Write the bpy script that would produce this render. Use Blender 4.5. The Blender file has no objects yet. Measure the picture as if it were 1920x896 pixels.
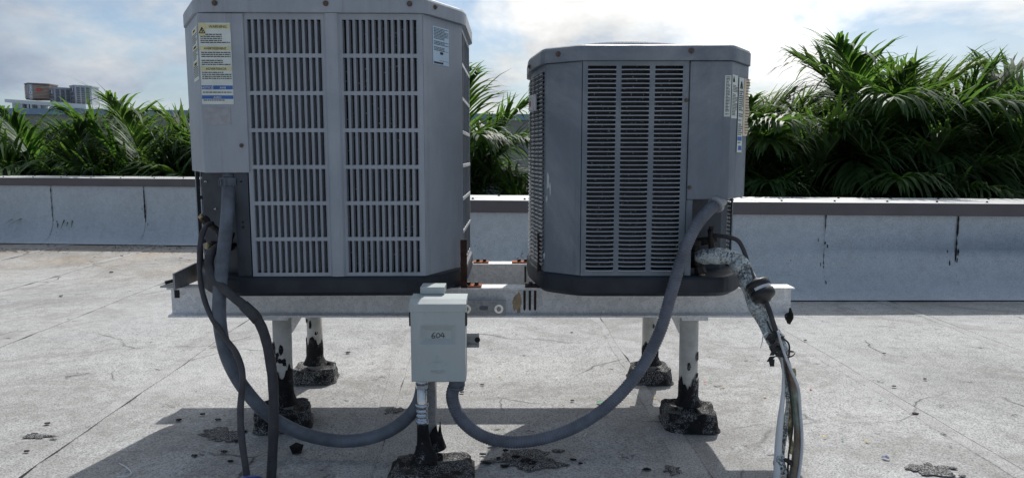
import bpy, bmesh, math, random
from mathutils import Vector, Matrix, noise as mnoise
rnd = random.Random(604)
S = bpy.context.scene
COL = S.collection
R = math.radians

# ------------------------------------------------------------------ camera, sky, sun, exposure
CAM_H, PITCH, FPX = 0.90, R(6.8), 1331.0
cam_d = bpy.data.cameras.new('camera'); cam = bpy.data.objects.new('camera', cam_d); COL.objects.link(cam)
cam.location = (0, 0, CAM_H); cam.rotation_euler = (math.pi/2 - PITCH, 0, 0)
cam_d.sensor_fit = 'HORIZONTAL'; cam_d.sensor_width = 36; cam_d.lens = FPX/1920*36
cam_d.clip_start = 0.02; cam_d.clip_end = 5000
S.camera = cam

SUN_AZ, SUN_EL = R(14), R(46)
sunv = Vector((math.sin(SUN_AZ)*math.cos(SUN_EL), math.cos(SUN_AZ)*math.cos(SUN_EL), math.sin(SUN_EL)))
sd = bpy.data.lights.new('sun', 'SUN'); sd.energy = 3.9; sd.angle = R(0.53); sd.color = (1.0, 0.965, 0.915)
so = bpy.data.objects.new('sun', sd); COL.objects.link(so)
so.rotation_euler = sunv.to_track_quat('Z', 'Y').to_euler(); so.location = sunv*40

W = bpy.data.worlds.new('World'); S.world = W; W.use_nodes = True
wn, wl = W.node_tree.nodes, W.node_tree.links
wn.clear()
def wnode(t, **k):
    n = wn.new(t)
    for a, v in k.items(): setattr(n, a, v)
    return n
def wmath(op, a, b=None, c=None, clamp=False):
    n = wnode('ShaderNodeMath', operation=op); n.use_clamp = clamp
    for i, v in enumerate((a, b, c)):
        if v is None: continue
        if isinstance(v, (int, float)): n.inputs[i].default_value = v
        else: wl.new(v, n.inputs[i])
    return n.outputs[0]
sky = wnode('ShaderNodeTexSky', sky_type='NISHITA'); sky.sun_disc = False
sky.sun_elevation = SUN_EL; sky.sun_rotation = SUN_AZ; sky.air_density = 1.0; sky.dust_density = 0.15; sky.ozone_density = 2.0
tc = wnode('ShaderNodeTexCoord')
sep = wnode('ShaderNodeSeparateXYZ'); wl.new(tc.outputs['Generated'], sep.inputs[0])
zz = wmath('MAXIMUM', sep.outputs[2], 0.0)
den = wmath('ADD', zz, 0.42)
px_ = wmath('DIVIDE', sep.outputs[0], den); py_ = wmath('DIVIDE', sep.outputs[1], den)
cmb = wnode('ShaderNodeCombineXYZ'); wl.new(px_, cmb.inputs[0]); wl.new(py_, cmb.inputs[1])
mp = wnode('ShaderNodeMapping'); mp.inputs['Location'].default_value = (-15.6, 12.5, 0.0); wl.new(cmb.outputs[0], mp.inputs[0])
n1 = wnode('ShaderNodeTexNoise'); n1.inputs['Scale'].default_value = 1.9; n1.inputs['Detail'].default_value = 9; n1.inputs['Roughness'].default_value = 0.56; n1.inputs['Distortion'].default_value = 0.35
n2 = wnode('ShaderNodeTexNoise'); n2.inputs['Scale'].default_value = 1.5; n2.inputs['Detail'].default_value = 6; n2.inputs['Roughness'].default_value = 0.6
wl.new(mp.outputs[0], n1.inputs['Vector']); wl.new(mp.outputs[0], n2.inputs['Vector'])
mask = wnode('ShaderNodeMapRange'); mask.interpolation_type = 'SMOOTHSTEP'
wl.new(n1.outputs['Fac'], mask.inputs[0]); mask.inputs[1].default_value = 0.37; mask.inputs[2].default_value = 0.55
mask.inputs[3].default_value = 0.12; mask.inputs[4].default_value = 1.0
dt = wnode('ShaderNodeVectorMath', operation='DOT_PRODUCT'); wl.new(tc.outputs['Generated'], dt.inputs[0]); dt.inputs[1].default_value = sunv
glow = wmath('POWER', wmath('MAXIMUM', dt.outputs['Value'], 0.0), 3.0)
# thick patches of cloud are grey below, thin ones let the sun through
thick = wnode('ShaderNodeMapRange'); wl.new(n2.outputs['Fac'], thick.inputs[0])
thick.inputs[1].default_value = 0.35; thick.inputs[2].default_value = 0.68; thick.inputs[3].default_value = 1.25; thick.inputs[4].default_value = 0.50
back = wmath('MAXIMUM', wmath('MULTIPLY', dt.outputs['Value'], -1.0), 0.0)      # clouds facing the sun are white too
cb = wmath('MULTIPLY', wmath('ADD', wmath('MULTIPLY', glow, 21.0), wmath('ADD', wmath('MULTIPLY', back, 4.6), 3.0)), thick.outputs[0])
cc = wnode('ShaderNodeMix', data_type='RGBA', blend_type='MIX')
cc.inputs['A'].default_value = (0.66, 0.85, 1.14, 1); cc.inputs['B'].default_value = (1.0, 1.0, 0.985, 1)
wl.new(wmath('MULTIPLY', wmath('SUBTRACT', cb, 4.2), 0.22, clamp=True), cc.inputs['Factor'])
cs = wnode('ShaderNodeVectorMath', operation='SCALE'); wl.new(cc.outputs['Result'], cs.inputs[0]); wl.new(cb, cs.inputs['Scale'])
mx = wnode('ShaderNodeMix', data_type='RGBA'); veil = wmath('MULTIPLY', wmath('SUBTRACT', 1.0, wmath('DIVIDE', zz, 0.20), clamp=True), 0.85)     # humid air whitens the low sky
wl.new(wmath('MAXIMUM', mask.outputs[0], veil), mx.inputs['Factor']); wl.new(sky.outputs[0], mx.inputs['A']); wl.new(cs.outputs[0], mx.inputs['B'])
bg = wnode('ShaderNodeBackground'); bg.inputs['Strength'].default_value = 0.090
wl.new(mx.outputs['Result'], bg.inputs['Color'])
wo = wnode('ShaderNodeOutputWorld'); wl.new(bg.outputs[0], wo.inputs['Surface'])

S.view_settings.view_transform = 'Standard'; S.view_settings.look = 'None'
S.view_settings.exposure = 0.0; S.view_settings.gamma = 1.0; S.view_settings.use_curve_mapping = False

# ------------------------------------------------------------------ helpers
def at(x, y, Y):
    """a point seen at photograph pixel (x, y) on the plane at distance Y: how the place was surveyed"""
    u, v = (x-960)/FPX, (448-y)/FPX
    dy, dz = math.cos(PITCH)+v*math.sin(PITCH), -math.sin(PITCH)+v*math.cos(PITCH)
    t = Y/dy
    return Vector((u*t, Y, CAM_H+dz*t))
def gr(x, y, z=0.0):
    u, v = (x-960)/FPX, (448-y)/FPX
    dy, dz = math.cos(PITCH)+v*math.sin(PITCH), -math.sin(PITCH)+v*math.cos(PITCH)
    t = (z-CAM_H)/dz
    return Vector((u*t, dy*t, z))

MATS = {}
class NT:
    def __init__(s, name):
        s.m = bpy.data.materials.new(name); s.m.use_nodes = True
        s.n, s.l = s.m.node_tree.nodes, s.m.node_tree.links
        s.n.clear()
        s.out = s.n.new('ShaderNodeOutputMaterial'); s.b = s.n.new('ShaderNodeBsdfPrincipled')
        s.l.new(s.b.outputs[0], s.out.inputs[0])
        s.tc = s.n.new('ShaderNodeTexCoord'); s.co = s.tc.outputs['Object']
        MATS[name] = s.m
    def geo(s): s.co = s.n.new('ShaderNodeNewGeometry').outputs['Position']; return s
    def mapping(s, scale=(1, 1, 1), rot=(0, 0, 0)):
        n = s.n.new('ShaderNodeMapping'); n.inputs['Scale'].default_value = scale; n.inputs['Rotation'].default_value = rot
        s.l.new(s.co, n.inputs[0]); return n.outputs[0]
    def noise(s, scale, detail=3, rough=.55, dist=0, co=None):
        n = s.n.new('ShaderNodeTexNoise'); n.inputs['Scale'].default_value = scale; n.inputs['Detail'].default_value = detail
        n.inputs['Roughness'].default_value = rough; n.inputs['Distortion'].default_value = dist
        s.l.new(co or s.co, n.inputs['Vector']); return n.outputs['Fac']
    def voro(s, scale, feature='F1', out='Color', co=None):
        n = s.n.new('ShaderNodeTexVoronoi'); n.feature = feature; n.inputs['Scale'].default_value = scale
        s.l.new(co or s.co, n.inputs['Vector']); return n.outputs[out]
    def ramp(s, f, stops):
        n = s.n.new('ShaderNodeValToRGB'); e = n.color_ramp.elements
        while len(e) < len(stops): e.new(0.5)
        for i, (p, c) in enumerate(stops):
            e[i].position = p
            e[i].color = (c, c, c, 1) if isinstance(c, (int, float)) else (*c, 1)
        s.l.new(f, n.inputs[0]); return n.outputs[0]
    def mix(s, f, a, b, blend='MIX'):
        n = s.n.new('ShaderNodeMix'); n.data_type = 'RGBA'; n.blend_type = blend
        for k, v in (('Factor', f), ('A', a), ('B', b)):
            i = n.inputs[k] if k != 'Factor' else n.inputs[0]
            if k != 'Factor': i = [q for q in n.inputs if q.name == k and q.type == 'RGBA'][0]
            if isinstance(v, (int, float)): i.default_value = v if k == 'Factor' else (v, v, v, 1)
            elif isinstance(v, tuple): i.default_value = (*v, 1)
            else: s.l.new(v, i)
        return [o for o in n.outputs if o.type == 'RGBA'][0]
    def math(s, op, a, b=0, clamp=False):
        n = s.n.new('ShaderNodeMath'); n.operation = op; n.use_clamp = clamp
        for i, v in enumerate((a, b)):
            if isinstance(v, (int, float)): n.inputs[i].default_value = v
            else: s.l.new(v, n.inputs[i])
        return n.outputs[0]
    def sepz(s, k):
        n = s.n.new('ShaderNodeSeparateXYZ'); s.l.new(s.co, n.inputs[0]); return n.outputs[k]
    def set(s, color=None, rough=None, metal=None, spec=None, bump=None, bstr=.3, bdist=.002):
        for k, v in (('Base Color', color), ('Roughness', rough), ('Metallic', metal), ('Specular IOR Level', spec)):
            if v is None: continue
            i = s.b.inputs[k]
            if isinstance(v, (int, float)): i.default_value = v
            elif isinstance(v, tuple): i.default_value = (*v, 1)
            else: s.l.new(v, i)
        if bump is not None:
            n = s.n.new('ShaderNodeBump'); n.inputs['Strength'].default_value = bstr; n.inputs['Distance'].default_value = bdist
            s.l.new(bump, n.inputs['Height']); s.l.new(n.outputs[0], s.b.inputs['Normal'])
        return s.m
def scaled(c, k): return tuple(x*k for x in c)
def plain(name, c, rough=.5, metal=0, var=.12, scale=9, bump=0, bscale=60, spec=None):
    t = NT(name)
    f = t.noise(scale, 4, .6)
    col = t.ramp(f, [(.3, scaled(c, 1-var)), (.7, scaled(c, 1+var))])
    t.set(col, t.ramp(f, [(.3, min(1, rough+.08)), (.7, max(0, rough-.06))]), metal, spec, t.noise(bscale, 3) if bump else None, bump or .1)
    return t.m

# ---- materials
def granule(name, tone=1.0, dirt=True, cracks=True, blue=0.0, con=0.0, wornk=0.0):
    t = NT(name).geo()
    g = t.ramp(t.noise(190, 2, .75), [(.30, .17*tone*(1-con)+.5*tone*con), (.42, .38*tone*(1-con)+.5*tone*con), (.52, .53*tone), (.68, .70*tone*(1-con)+.57*tone*con)])
    g = t.mix(1.0, g, (1.0-.045*blue, .995-.01*blue, .985+.02*blue), 'MULTIPLY')
    lum = t.ramp(t.noise(1.3, 5, .6), [(.28, .72+.2*con), (.5, .93), (.72, 1.06-.08*con)])
    g = t.mix(1.0, g, lum, 'MULTIPLY')
    mott = t.ramp(t.noise(16, 4, .7), [(.32, .80+.14*con), (.55, 1.0), (.75, 1.05-.04*con)])
    g = t.mix(1.0, g, mott, 'MULTIPLY')
    if dirt:
        pond = t.ramp(t.noise(.9, 6, .68, .6), [(.38, 0.0), (.46, .42), (.50, .10), (.62, .0)])
        g = t.mix(pond, g, (.20, .19, .175))
    # granule loss: black asphalt shows in small worn spots
    worn = t.ramp(t.math('ADD', t.math('MULTIPLY', t.noise(7, 5, .72), .75), t.math('MULTIPLY', t.noise(75, 3, .7), .25)), [(.600+wornk, 0.0), (.66+wornk, .8)])
    g = t.mix(worn, g, (.035, .034, .035))
    if cracks:
        dn = t.n.new('ShaderNodeTexNoise'); dn.inputs['Scale'].default_value = 3.5; dn.inputs['Detail'].default_value = 5
        t.l.new(t.co, dn.inputs['Vector'])
        ad = t.n.new('ShaderNodeVectorMath'); ad.operation = 'MULTIPLY_ADD'; ad.inputs[1].default_value = (.16, .16, .16)
        t.l.new(dn.outputs['Color'], ad.inputs[0]); t.l.new(t.co, ad.inputs[2])
        e = t.voro(1.15, 'DISTANCE_TO_EDGE', 'Distance', ad.outputs[0])
        line = t.ramp(e, [(.0015, 1.0), (.0055, 0.0)])
        cm = t.math('MULTIPLY', line, t.ramp(t.noise(1.9, 3), [(.51, 0.0), (.60, .85)]), True)
        g = t.mix(cm, g, (.03, .03, .03))
    if dirt:
        y = t.sepz(1)
        dm = t.math('MULTIPLY', t.ramp(t.math('MULTIPLY', y, .1), [(.47, 0.0), (.60, 1.0)]), t.ramp(t.noise(1.6, 5, .65), [(.35, .15), (.65, .9)]), True)
        g = t.mix(t.math('MULTIPLY', dm, .75), g, t.mix(1.0, g, (.80, .66, .50), 'MULTIPLY'))
    t.set(g, .92, 0, .25, t.noise(190, 2, .7), .55, .003)
    return t.m
granule('roof granules', .92, blue=.2); granule('wall granules', 1.22, False, False, 2.6, .62, .035)  # wall sheets tinted bluer: sky light put into the colour
granule('worn granules', .86, False, True)

def tar(name, gran=.45):
    t = NT(name).geo()
    base = t.ramp(t.noise(40, 4), [(.3, (.008, .008, .009)), (.7, (.022, .022, .023))])
    gm = t.math('MULTIPLY', t.ramp(t.noise(260, 2, .8), [(.48, 0.0), (.64, 1.0)]), t.ramp(t.noise(11, 6, .75), [(.58-.12*gran, 0.0), (.66-.12*gran, 1.0)]), True)
    t.set(t.mix(gm, base, (.40, .40, .40)), t.ramp(t.noise(30, 3), [(.3, .60), (.7, .9)]), 0, .22, t.noise(55, 4, .7), .7, .006)
    return t.m
tar('bare asphalt', 2.3); tar('tar', .25); tar('tar with granules', 1.15)

def painted(name, c, wear=.1):
    t = NT(name).geo()
    f = t.noise(5, 5, .6)
    col = t.ramp(f, [(.25, scaled(c, .88)), (.75, scaled(c, 1.08))])
    st = t.noise(22, 4, .65, co=t.mapping((1, 1, .12)))
    col = t.mix(t.math('MULTIPLY', t.ramp(st, [(.52, 0.0), (.75, 1.0)]), .22), col, scaled(c, 1.6))
    chalk = t.ramp(t.noise(2.6, 6, .7, .8), [(.42, 0.0), (.70, .38)])
    col = t.mix(chalk, col, (.50, .51, .53))
    gr2 = t.noise(34, 5, .7, co=t.mapping((1, 1, .05)))
    col = t.mix(t.ramp(gr2, [(.56, 0.0), (.74, .40)]), col, scaled(c, .45))
    col = t.mix(t.ramp(t.noise(90, 3, .7), [(.70, 0.0), (.76, wear*4)]), col, (.5, .5, .49))
    t.set(col, t.ramp(t.noise(12, 4), [(.3, .56), (.7, .42)]), 0, .45, t.math('ADD', t.math('MULTIPLY', t.noise(3.2, 2), 6.0), t.math('MULTIPLY', t.noise(320, 2), .15)), .30, .004)
    return t.m
painted('light grey cabinet paint', (.315, .352, .402)); painted('dark grey cabinet paint', (.150, .182, .218), .13)
plain('recess shade paint', (.032, .042, .058), .5, 0, .3, 14, .1); painted('lit lip and chip paint', (.50, .52, .54))  # recess shade and light caught on lips are put into these colours
plain('black pan', (.014, .020, .030), .55, 0, .25, 14, .2)
plain('dark gap', (.012, .013, .015), .8)
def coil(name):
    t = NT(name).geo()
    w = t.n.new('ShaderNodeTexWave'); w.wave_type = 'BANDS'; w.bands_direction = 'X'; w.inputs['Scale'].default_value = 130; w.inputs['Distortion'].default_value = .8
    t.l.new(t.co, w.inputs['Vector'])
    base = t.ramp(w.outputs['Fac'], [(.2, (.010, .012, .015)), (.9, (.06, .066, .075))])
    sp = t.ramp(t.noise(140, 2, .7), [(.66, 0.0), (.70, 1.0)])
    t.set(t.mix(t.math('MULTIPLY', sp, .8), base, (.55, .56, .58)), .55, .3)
coil('coil fins')
def galv(name, tone=1.0):
    t = NT(name).geo()
    v = t.voro(70, 'F1', 'Color')
    bw = t.n.new('ShaderNodeRGBToBW'); t.l.new(v, bw.inputs[0])
    col = t.ramp(bw.outputs[0], [(.2, scaled((.74, .75, .76), tone)), (.8, scaled((.90, .90, .90), tone))])
    sp = t.ramp(t.noise(170, 3, .8), [(.36, 1.0), (.46, 0.0)])
    col = t.mix(t.math('MULTIPLY', sp, .55), col, scaled((.30, .30, .31), tone))
    gr_ = t.ramp(t.noise(3.5, 5, .7), [(.35, .88), (.65, 1.0)])
    col = t.mix(1.0, col, gr_, 'MULTIPLY')
    rs = t.ramp(t.noise(6, 5, .7, co=t.mapping((1, 1, .25))), [(.64, 0.0), (.76, .75)])
    col = t.mix(rs, col, (.30, .19, .10))
    t.set(col, .55, .04, .5, t.noise(60, 3), .12, .002)
galv('galvanised steel'); galv('galvanised strut', .45)
def rusty(name, c1, c2):
    t = NT(name).geo()
    f = t.noise(45, 6, .75)
    t.set(t.ramp(f, [(.3, c1), (.55, c2), (.75, scaled(c2, 1.35))]), .85, .1, .3, t.noise(110, 5, .75), .9, .004)
rusty('orange rust', (.16, .045, .02), (.42, .13, .05)); rusty('dark rust', (.018, .011, .009), (.055, .028, .020))
plain('rust stain', (.42, .32, .20), .7, 0, .3, 60)
plain('pipe paint', (.56, .55, .51), .6, 0, .16, 25, .25)
plain('zinc fitting', (.55, .60, .66), .22, .85, .2, 60)
plain('stainless', (.75, .75, .74), .25, .8, .1, 60)
plain('dark fastener', (.03, .025, .024), .6, .3)
plain('rusted screw', (.13, .095, .08), .65, .3, .3, 200)
plain('grey conduit', (.115, .135, .165), .5, 0, .38, 16, .35, 130)
plain('ribbed conduit', (.135, .150, .185), .5, 0, .34, 16, .3, 130)
plain('black hose', (.045, .045, .050), .62, 0, .35, 22, .5, 90)
plain('purple hose', (.060, .056, .062), .6, 0, .3, 22, .4, 90)
plain('pale conduit nut', (.34, .35, .37), .5)
painted('box enamel', (.47, .525, .52), .05)
plain('ink', (.012, .012, .014), .6)
plain('black rubber', (.016, .016, .018), .42, 0, .3, 40, .2)
plain('fascia', (.105, .095, .105), .45, 0, .1, 5)
plain('coping top', (.74, .745, .75), .35, .15, .08, 5)
plain('sticker paper', (.66, .72, .68), .55, 0, .08, 18)
plain('sticker yellow', (.66, .62, .36), .55, 0, .08, 18)
plain('sticker blue', (.045, .14, .42), .5, 0, .1, 18)
plain('nameplate', (.50, .64, .76), .35, .1, .06, 18)
plain('faded sticker', (.36, .365, .385), .7, 0, .14, 60)
plain('sun bleached paper', (.80, .68, .50), .7, 0, .15, 40)
plain('badge plate', (.55, .56, .58), .4, .2); plain('badge red', (.42, .06, .05), .5)
plain('blue plastic', (.012, .05, .22), .4, 0, .1)
plain('brass', (.42, .34, .20), .45, .6, .25, 80)
plain('white tape', (.72, .74, .75), .5, 0, .08, 20, .2)
plain('wire jacket', (.60, .62, .65), .4, 0, .15, 40)
def flaky(name):
    t = NT(name).geo()
    crack = t.ramp(t.noise(170, 4, .75), [(.46, 1.0), (.54, 0.0)])
    big = t.ramp(t.noise(30, 5, .75), [(.52, 0.0), (.60, .9)])
    f = t.math('MAXIMUM', t.math('MULTIPLY', crack, t.ramp(t.noise(20, 3), [(.35, .25), (.6, .95)])), big, True)
    t.set(t.mix(f, (.56, .62, .63), (.022, .024, .026)), .5, .1, .5, t.noise(75, 3), .6, .004)
flaky('cracked foil tape')
def copper(name):
    t = NT(name).geo()
    f = t.noise(18, 5, .7)
    t.set(t.ramp(f, [(.3, (.08, .06, .05)), (.48, (.20, .155, .12)), (.58, (.20, .25, .20)), (.7, (.34, .35, .31))]), .5, .35, .5, t.noise(60, 3), .2)
copper('weathered copper')
def foam(name):
    t = NT(name).geo()
    t.set(t.ramp(t.noise(40, 4, .7), [(.35, (.04, .045, .03)), (.5, (.15, .15, .11)), (.7, (.55, .48, .25))]), .9, 0, .2, t.noise(60, 4), .8, .005)
foam('old foam')
def leafmat(name, c, tr):
    t = NT(name)
    info = t.n.new('ShaderNodeObjectInfo')
    geo = t.n.new('ShaderNodeNewGeometry')
    f = t.noise(2.2, 3)
    col = t.ramp(f, [(.3, scaled(c, .6)), (.6, c), (.8, scaled(c, 1.5))])
    hv = t.n.new('ShaderNodeHueSaturation'); t.l.new(col, hv.inputs['Color'])
    t.l.new(t.math('ADD', t.math('MULTIPLY', geo.outputs['Random Per Island'], .8), .6), hv.inputs['Value'])
    t.l.new(t.math('ADD', t.math('MULTIPLY', info.outputs['Random'], .03), .485), hv.inputs['Hue'])
    t.set(hv.outputs[0], .54, 0, .16)
    tl = t.n.new('ShaderNodeBsdfTranslucent')
    th = t.mix(1.0, hv.outputs[0], tr, 'MULTIPLY'); t.l.new(th, tl.inputs['Color'])
    ms = t.n.new('ShaderNodeAddShader'); t.l.new(t.b.outputs[0], ms.inputs[0]); t.l.new(tl.outputs[0], ms.inputs[1])
    t.l.new(ms.outputs[0], t.out.inputs[0])
leafmat('palm leaf', (.031, .061, .025), (2.1, 2.05, .75))
leafmat('dry palm leaf', (.17, .12, .05), (1.2, 1.1, .8))
plain('palm rachis', (.12, .15, .05), .5, 0, .25, 10); plain('palm bark', (.20, .17, .14), .85, 0, .3, 12, .5, 30)
plain('dead leaf', (.06, .045, .035), .8, 0, .4, 60)
plain('far wall', (.34, .33, .32), .8, 0, .12, .7); plain('far fascia', (.30, .42, .56), .5, 0, .06, .5)
plain('far white', (.66, .64, .60), .6, 0, .08, 1); plain('far brown', (.20, .15, .125), .6, 0, .2, 3); plain('far brown slat', (.48, .36, .30), .55, 0, .15, 4)
plain('far grey', (.36, .38, .42), .55, 0, .12, 2); plain('far dark', (.12, .13, .15), .6); plain('far red', (.60, .10, .07), .5); plain('white print', (.8, .8, .8), .5)
plain('street', (.07, .072, .068), .9, 0, .3, .05); plain('building render', (.5, .48, .44), .8, 0, .1, .6)
for n_, c_ in (('yellow scrap', (.7, .5, .12)), ('red scrap', (.6, .05, .05)), ('green scrap', (.03, .30, .14)), ('white scrap', (.8, .8, .8)), ('blue scrap', (.03, .07, .2))): plain(n_, c_, .6)

# ---- mesh collector
class MB:
    def __init__(s): s.v, s.f, s.sm = [], [], []
    def add(s, vs, fs, smooth=False):
        o = len(s.v); s.v += [Vector(v) for v in vs]
        for f in fs: s.f.append([i+o for i in f]); s.sm.append(smooth)
        return s
    def box(s, x0, x1, y0, y1, z0, z1, M=None):
        vs = [Vector((x, y, z)) for z in (z0, z1) for y in (y0, y1) for x in (x0, x1)]
        if M is not None: vs = [M @ v for v in vs]
        return s.add(vs, [(0, 2, 3, 1), (4, 5, 7, 6), (0, 1, 5, 4), (2, 6, 7, 3), (0, 4, 6, 2), (1, 3, 7, 5)])
    def prism(s, pts, z0, z1, inset_top=0.0, bev=0.0, bevb=0.0):
        """upright prism over a polygon (counter-clockwise seen from above)"""
        n = len(pts); rings = []
        if bevb: rings += [(off(pts, -bevb), z0), (pts, z0+bevb)]
        else: rings.append((pts, z0))
        if bev: rings += [(pts, z1-bev), (off(pts, -bev*.35), z1-bev*.35), (off(pts, -bev), z1)]
        else: rings.append((off(pts, -inset_top) if inset_top else pts, z1))
        vs, fs = [], []
        for p, z in rings: vs += [(a, b, z) for a, b in p]
        for k in range(len(rings)-1):
            for i in range(n):
                j = (i+1) % n
                fs.append((k*n+i, k*n+j, (k+1)*n+j, (k+1)*n+i))
        fs.append(tuple(reversed(range(n)))); fs.append(tuple((len(rings)-1)*n+i for i in range(n)))
        return s.add(vs, fs)
    def tube(s, pts, rad, sides=12, caps=True, smooth=True):
        pts = [Vector(p) for p in pts]; n = len(pts)
        rr = rad if isinstance(rad, (list, tuple)) else [rad]*n
        T = [(pts[min(i+1, n-1)]-pts[max(i-1, 0)]).normalized() for i in range(n)]
        N = T[0].orthogonal().normalized(); vs, fs = [], []
        for i in range(n):
            N = (N - T[i]*N.dot(T[i]))
            N = N.normalized() if N.length > 1e-6 else T[i].orthogonal().normalized()
            B = T[i].cross(N)
            for k in range(sides):
                a = 2*math.pi*k/sides
                vs.append(pts[i]+(N*math.cos(a)+B*math.sin(a))*rr[i])
        for i in range(n-1):
            for k in range(sides):
                k2 = (k+1) % sides
                fs.append((i*sides+k, i*sides+k2, (i+1)*sides+k2, (i+1)*sides+k))
        s.add(vs, fs, smooth)
        if caps:
            o = len(s.v)-len(vs)
            s.f.append([o+k for k in reversed(range(sides))]); s.sm.append(False)
            s.f.append([o+(n-1)*sides+k for k in range(sides)]); s.sm.append(False)
        return s
    def cyl(s, a, b, r, sides=14, r2=None, smooth=True):
        return s.tube([a, b], [r, r if r2 is None else r2], sides, True, smooth)
    def ball(s, c, r, seg=12, ring=8, sc=(1, 1, 1)):
        vs, fs = [], []
        for i in range(ring+1):
            th = math.pi*i/ring
            for k in range(seg):
                ph = 2*math.pi*k/seg
                vs.append((c[0]+r*sc[0]*math.sin(th)*math.cos(ph), c[1]+r*sc[1]*math.sin(th)*math.sin(ph), c[2]+r*sc[2]*math.cos(th)))
        for i in range(ring):
            for k in range(seg):
                k2 = (k+1) % seg; fs.append((i*seg+k, (i+1)*seg+k, (i+1)*seg+k2, i*seg+k2))
        return s.add(vs, fs, True)
    def wobble(s, amp, freq, seed=0):
        for i, v in enumerate(s.v):
            w = mnoise.noise_vector(v*freq+Vector((seed*3.7, seed*1.3, 0)))
            s.v[i] = v+w*amp
        return s
def off(pts, d):
    """offset a polygon outwards by d"""
    n = len(pts); out = []
    for i in range(n):
        a, b, c = Vector(pts[i-1]), Vector(pts[i]), Vector(pts[(i+1) % n])
        e1, e2 = (b-a).normalized(), (c-b).normalized()
        n1, n2 = Vector((e1.y, -e1.x)), Vector((e2.y, -e2.x))
        m = (n1+n2); m = m/max(m.dot(n1), .3)
        out.append((b.x+m.x*d, b.y+m.y*d))
    return out
def rounded(pts, f=.22, n=4):
    out = []; N = len(pts)
    for i in range(N):
        a, b, c = Vector(pts[i-1]), Vector(pts[i]), Vector(pts[(i+1) % N]); d = f*min((a-b).length, (c-b).length)
        p, q = b+(a-b).normalized()*d, b+(c-b).normalized()*d
        for k in range(n+1):
            t = k/n; v = p*(1-t)**2+b*2*t*(1-t)+q*t*t; out.append((v.x, v.y))
    return out
def spline(pts, per=10):
    p = [Vector(q) for q in pts]; p = [p[0]*2-p[1]]+p+[p[-1]*2-p[-2]]; out = []
    for i in range(1, len(p)-2):
        for k in range(per):
            t = k/per
            out.append(.5*((2*p[i])+(-p[i-1]+p[i+1])*t+(2*p[i-1]-5*p[i]+4*p[i+1]-p[i+2])*t*t+(-p[i-1]+3*p[i]-3*p[i+1]+p[i+2])*t**3))
    out.append(p[-2]); return out

ORG = {}
def link_mesh(name, me, parent, loc):
    o = bpy.data.objects.new(name, me); COL.objects.link(o); o.location = loc
    if parent is not None: o.parent = parent
    return o
def mesh_of(name, mb, mat, org):
    me = bpy.data.meshes.new(name)
    me.from_pydata([tuple(v-org) for v in mb.v], [], mb.f); me.update()
    me.polygons.foreach_set('use_smooth', mb.sm)
    me.materials.append(MATS[mat]); return me
def recalc(me):
    b = bmesh.new(); b.from_mesh(me); bmesh.ops.recalc_face_normals(b, faces=b.faces); b.to_mesh(me); b.free()
def obj(name, mb, mat, parent=None, bevel=0, label=None, cat=None, group=None, kind=None, solid=0, fix=True):
    if parent is not None: org = ORG[parent]
    else:
        lo = [min(v[i] for v in mb.v) for i in range(3)]; hi = [max(v[i] for v in mb.v) for i in range(3)]
        org = Vector(((lo[0]+hi[0])/2, (lo[1]+hi[1])/2, lo[2]))
    me = mesh_of(name, mb, mat, org)
    if fix: recalc(me)
    o = link_mesh(name, me, parent, (0, 0, 0) if parent is not None else org)
    ORG[o] = org
    if bevel:
        m = o.modifiers.new('bevel', 'BEVEL'); m.width = bevel; m.segments = 2; m.limit_method = 'ANGLE'; m.angle_limit = R(40)
    if solid:
        m = o.modifiers.new('solid', 'SOLIDIFY'); m.thickness = solid; m.offset = -1
    return tag(o, label, cat, group, kind)
def tag(o, label=None, cat=None, group=None, kind=None):
    for k, v in (('label', label), ('category', cat), ('group', group), ('kind', kind)):
        if v: o[k] = v
    return o
def thing(name, loc, label, cat, group=None):
    o = bpy.data.objects.new(name, None); COL.objects.link(o); o.location = loc; o.empty_display_size = .05
    ORG[o] = Vector(loc); return tag(o, label, cat, group)
def text_mesh(txt, size, extrude=0.0):
    cu = bpy.data.curves.new('lettering', 'FONT'); cu.body = txt; cu.size = size; cu.extrude = extrude; cu.align_x = 'CENTER'; cu.resolution_u = 3
    ob = bpy.data.objects.new('lettering', cu); COL.objects.link(ob)
    me = bpy.data.meshes.new_from_object(ob.evaluated_get(bpy.context.evaluated_depsgraph_get()))
    COL.objects.unlink(ob); bpy.data.objects.remove(ob); return me
def text_mb(txt, size, origin, ux, uz, extrude=.0004):
    """lettering laid with its baseline along ux and its height along uz"""
    me = text_mesh(txt, size, extrude); ux, uz = Vector(ux).normalized(), Vector(uz).normalized(); nn = ux.cross(uz)
    mb = MB(); mb.add([Vector(origin)+ux*v.co.x+uz*v.co.y+nn*v.co.z for v in me.vertices], [tuple(p.vertices) for p in me.polygons])
    bpy.data.meshes.remove(me); return mb

# ------------------------------------------------------------------ ground far below, roof
g = MB(); g.add([(-2500, -2500, -7.2), (2500, -2500, -7.2), (2500, 2500, -7.2), (-2500, 2500, -7.2)], [(0, 1, 2, 3)])
obj('ground', g, 'street', kind='structure')
JOG = -1.0
b = MB(); b.box(-12, JOG, -7, 7.75, -7.19, -.012); b.box(JOG+.002, 12, -7, 4.93, -7.19, -.012)
roof = obj('roof', b, 'building render', kind='structure')
SK = -.034                                                   # the sheets run a little askew
seams = [-9.9+.95*k+.03*math.sin(k*2.1) for k in range(21)]
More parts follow.
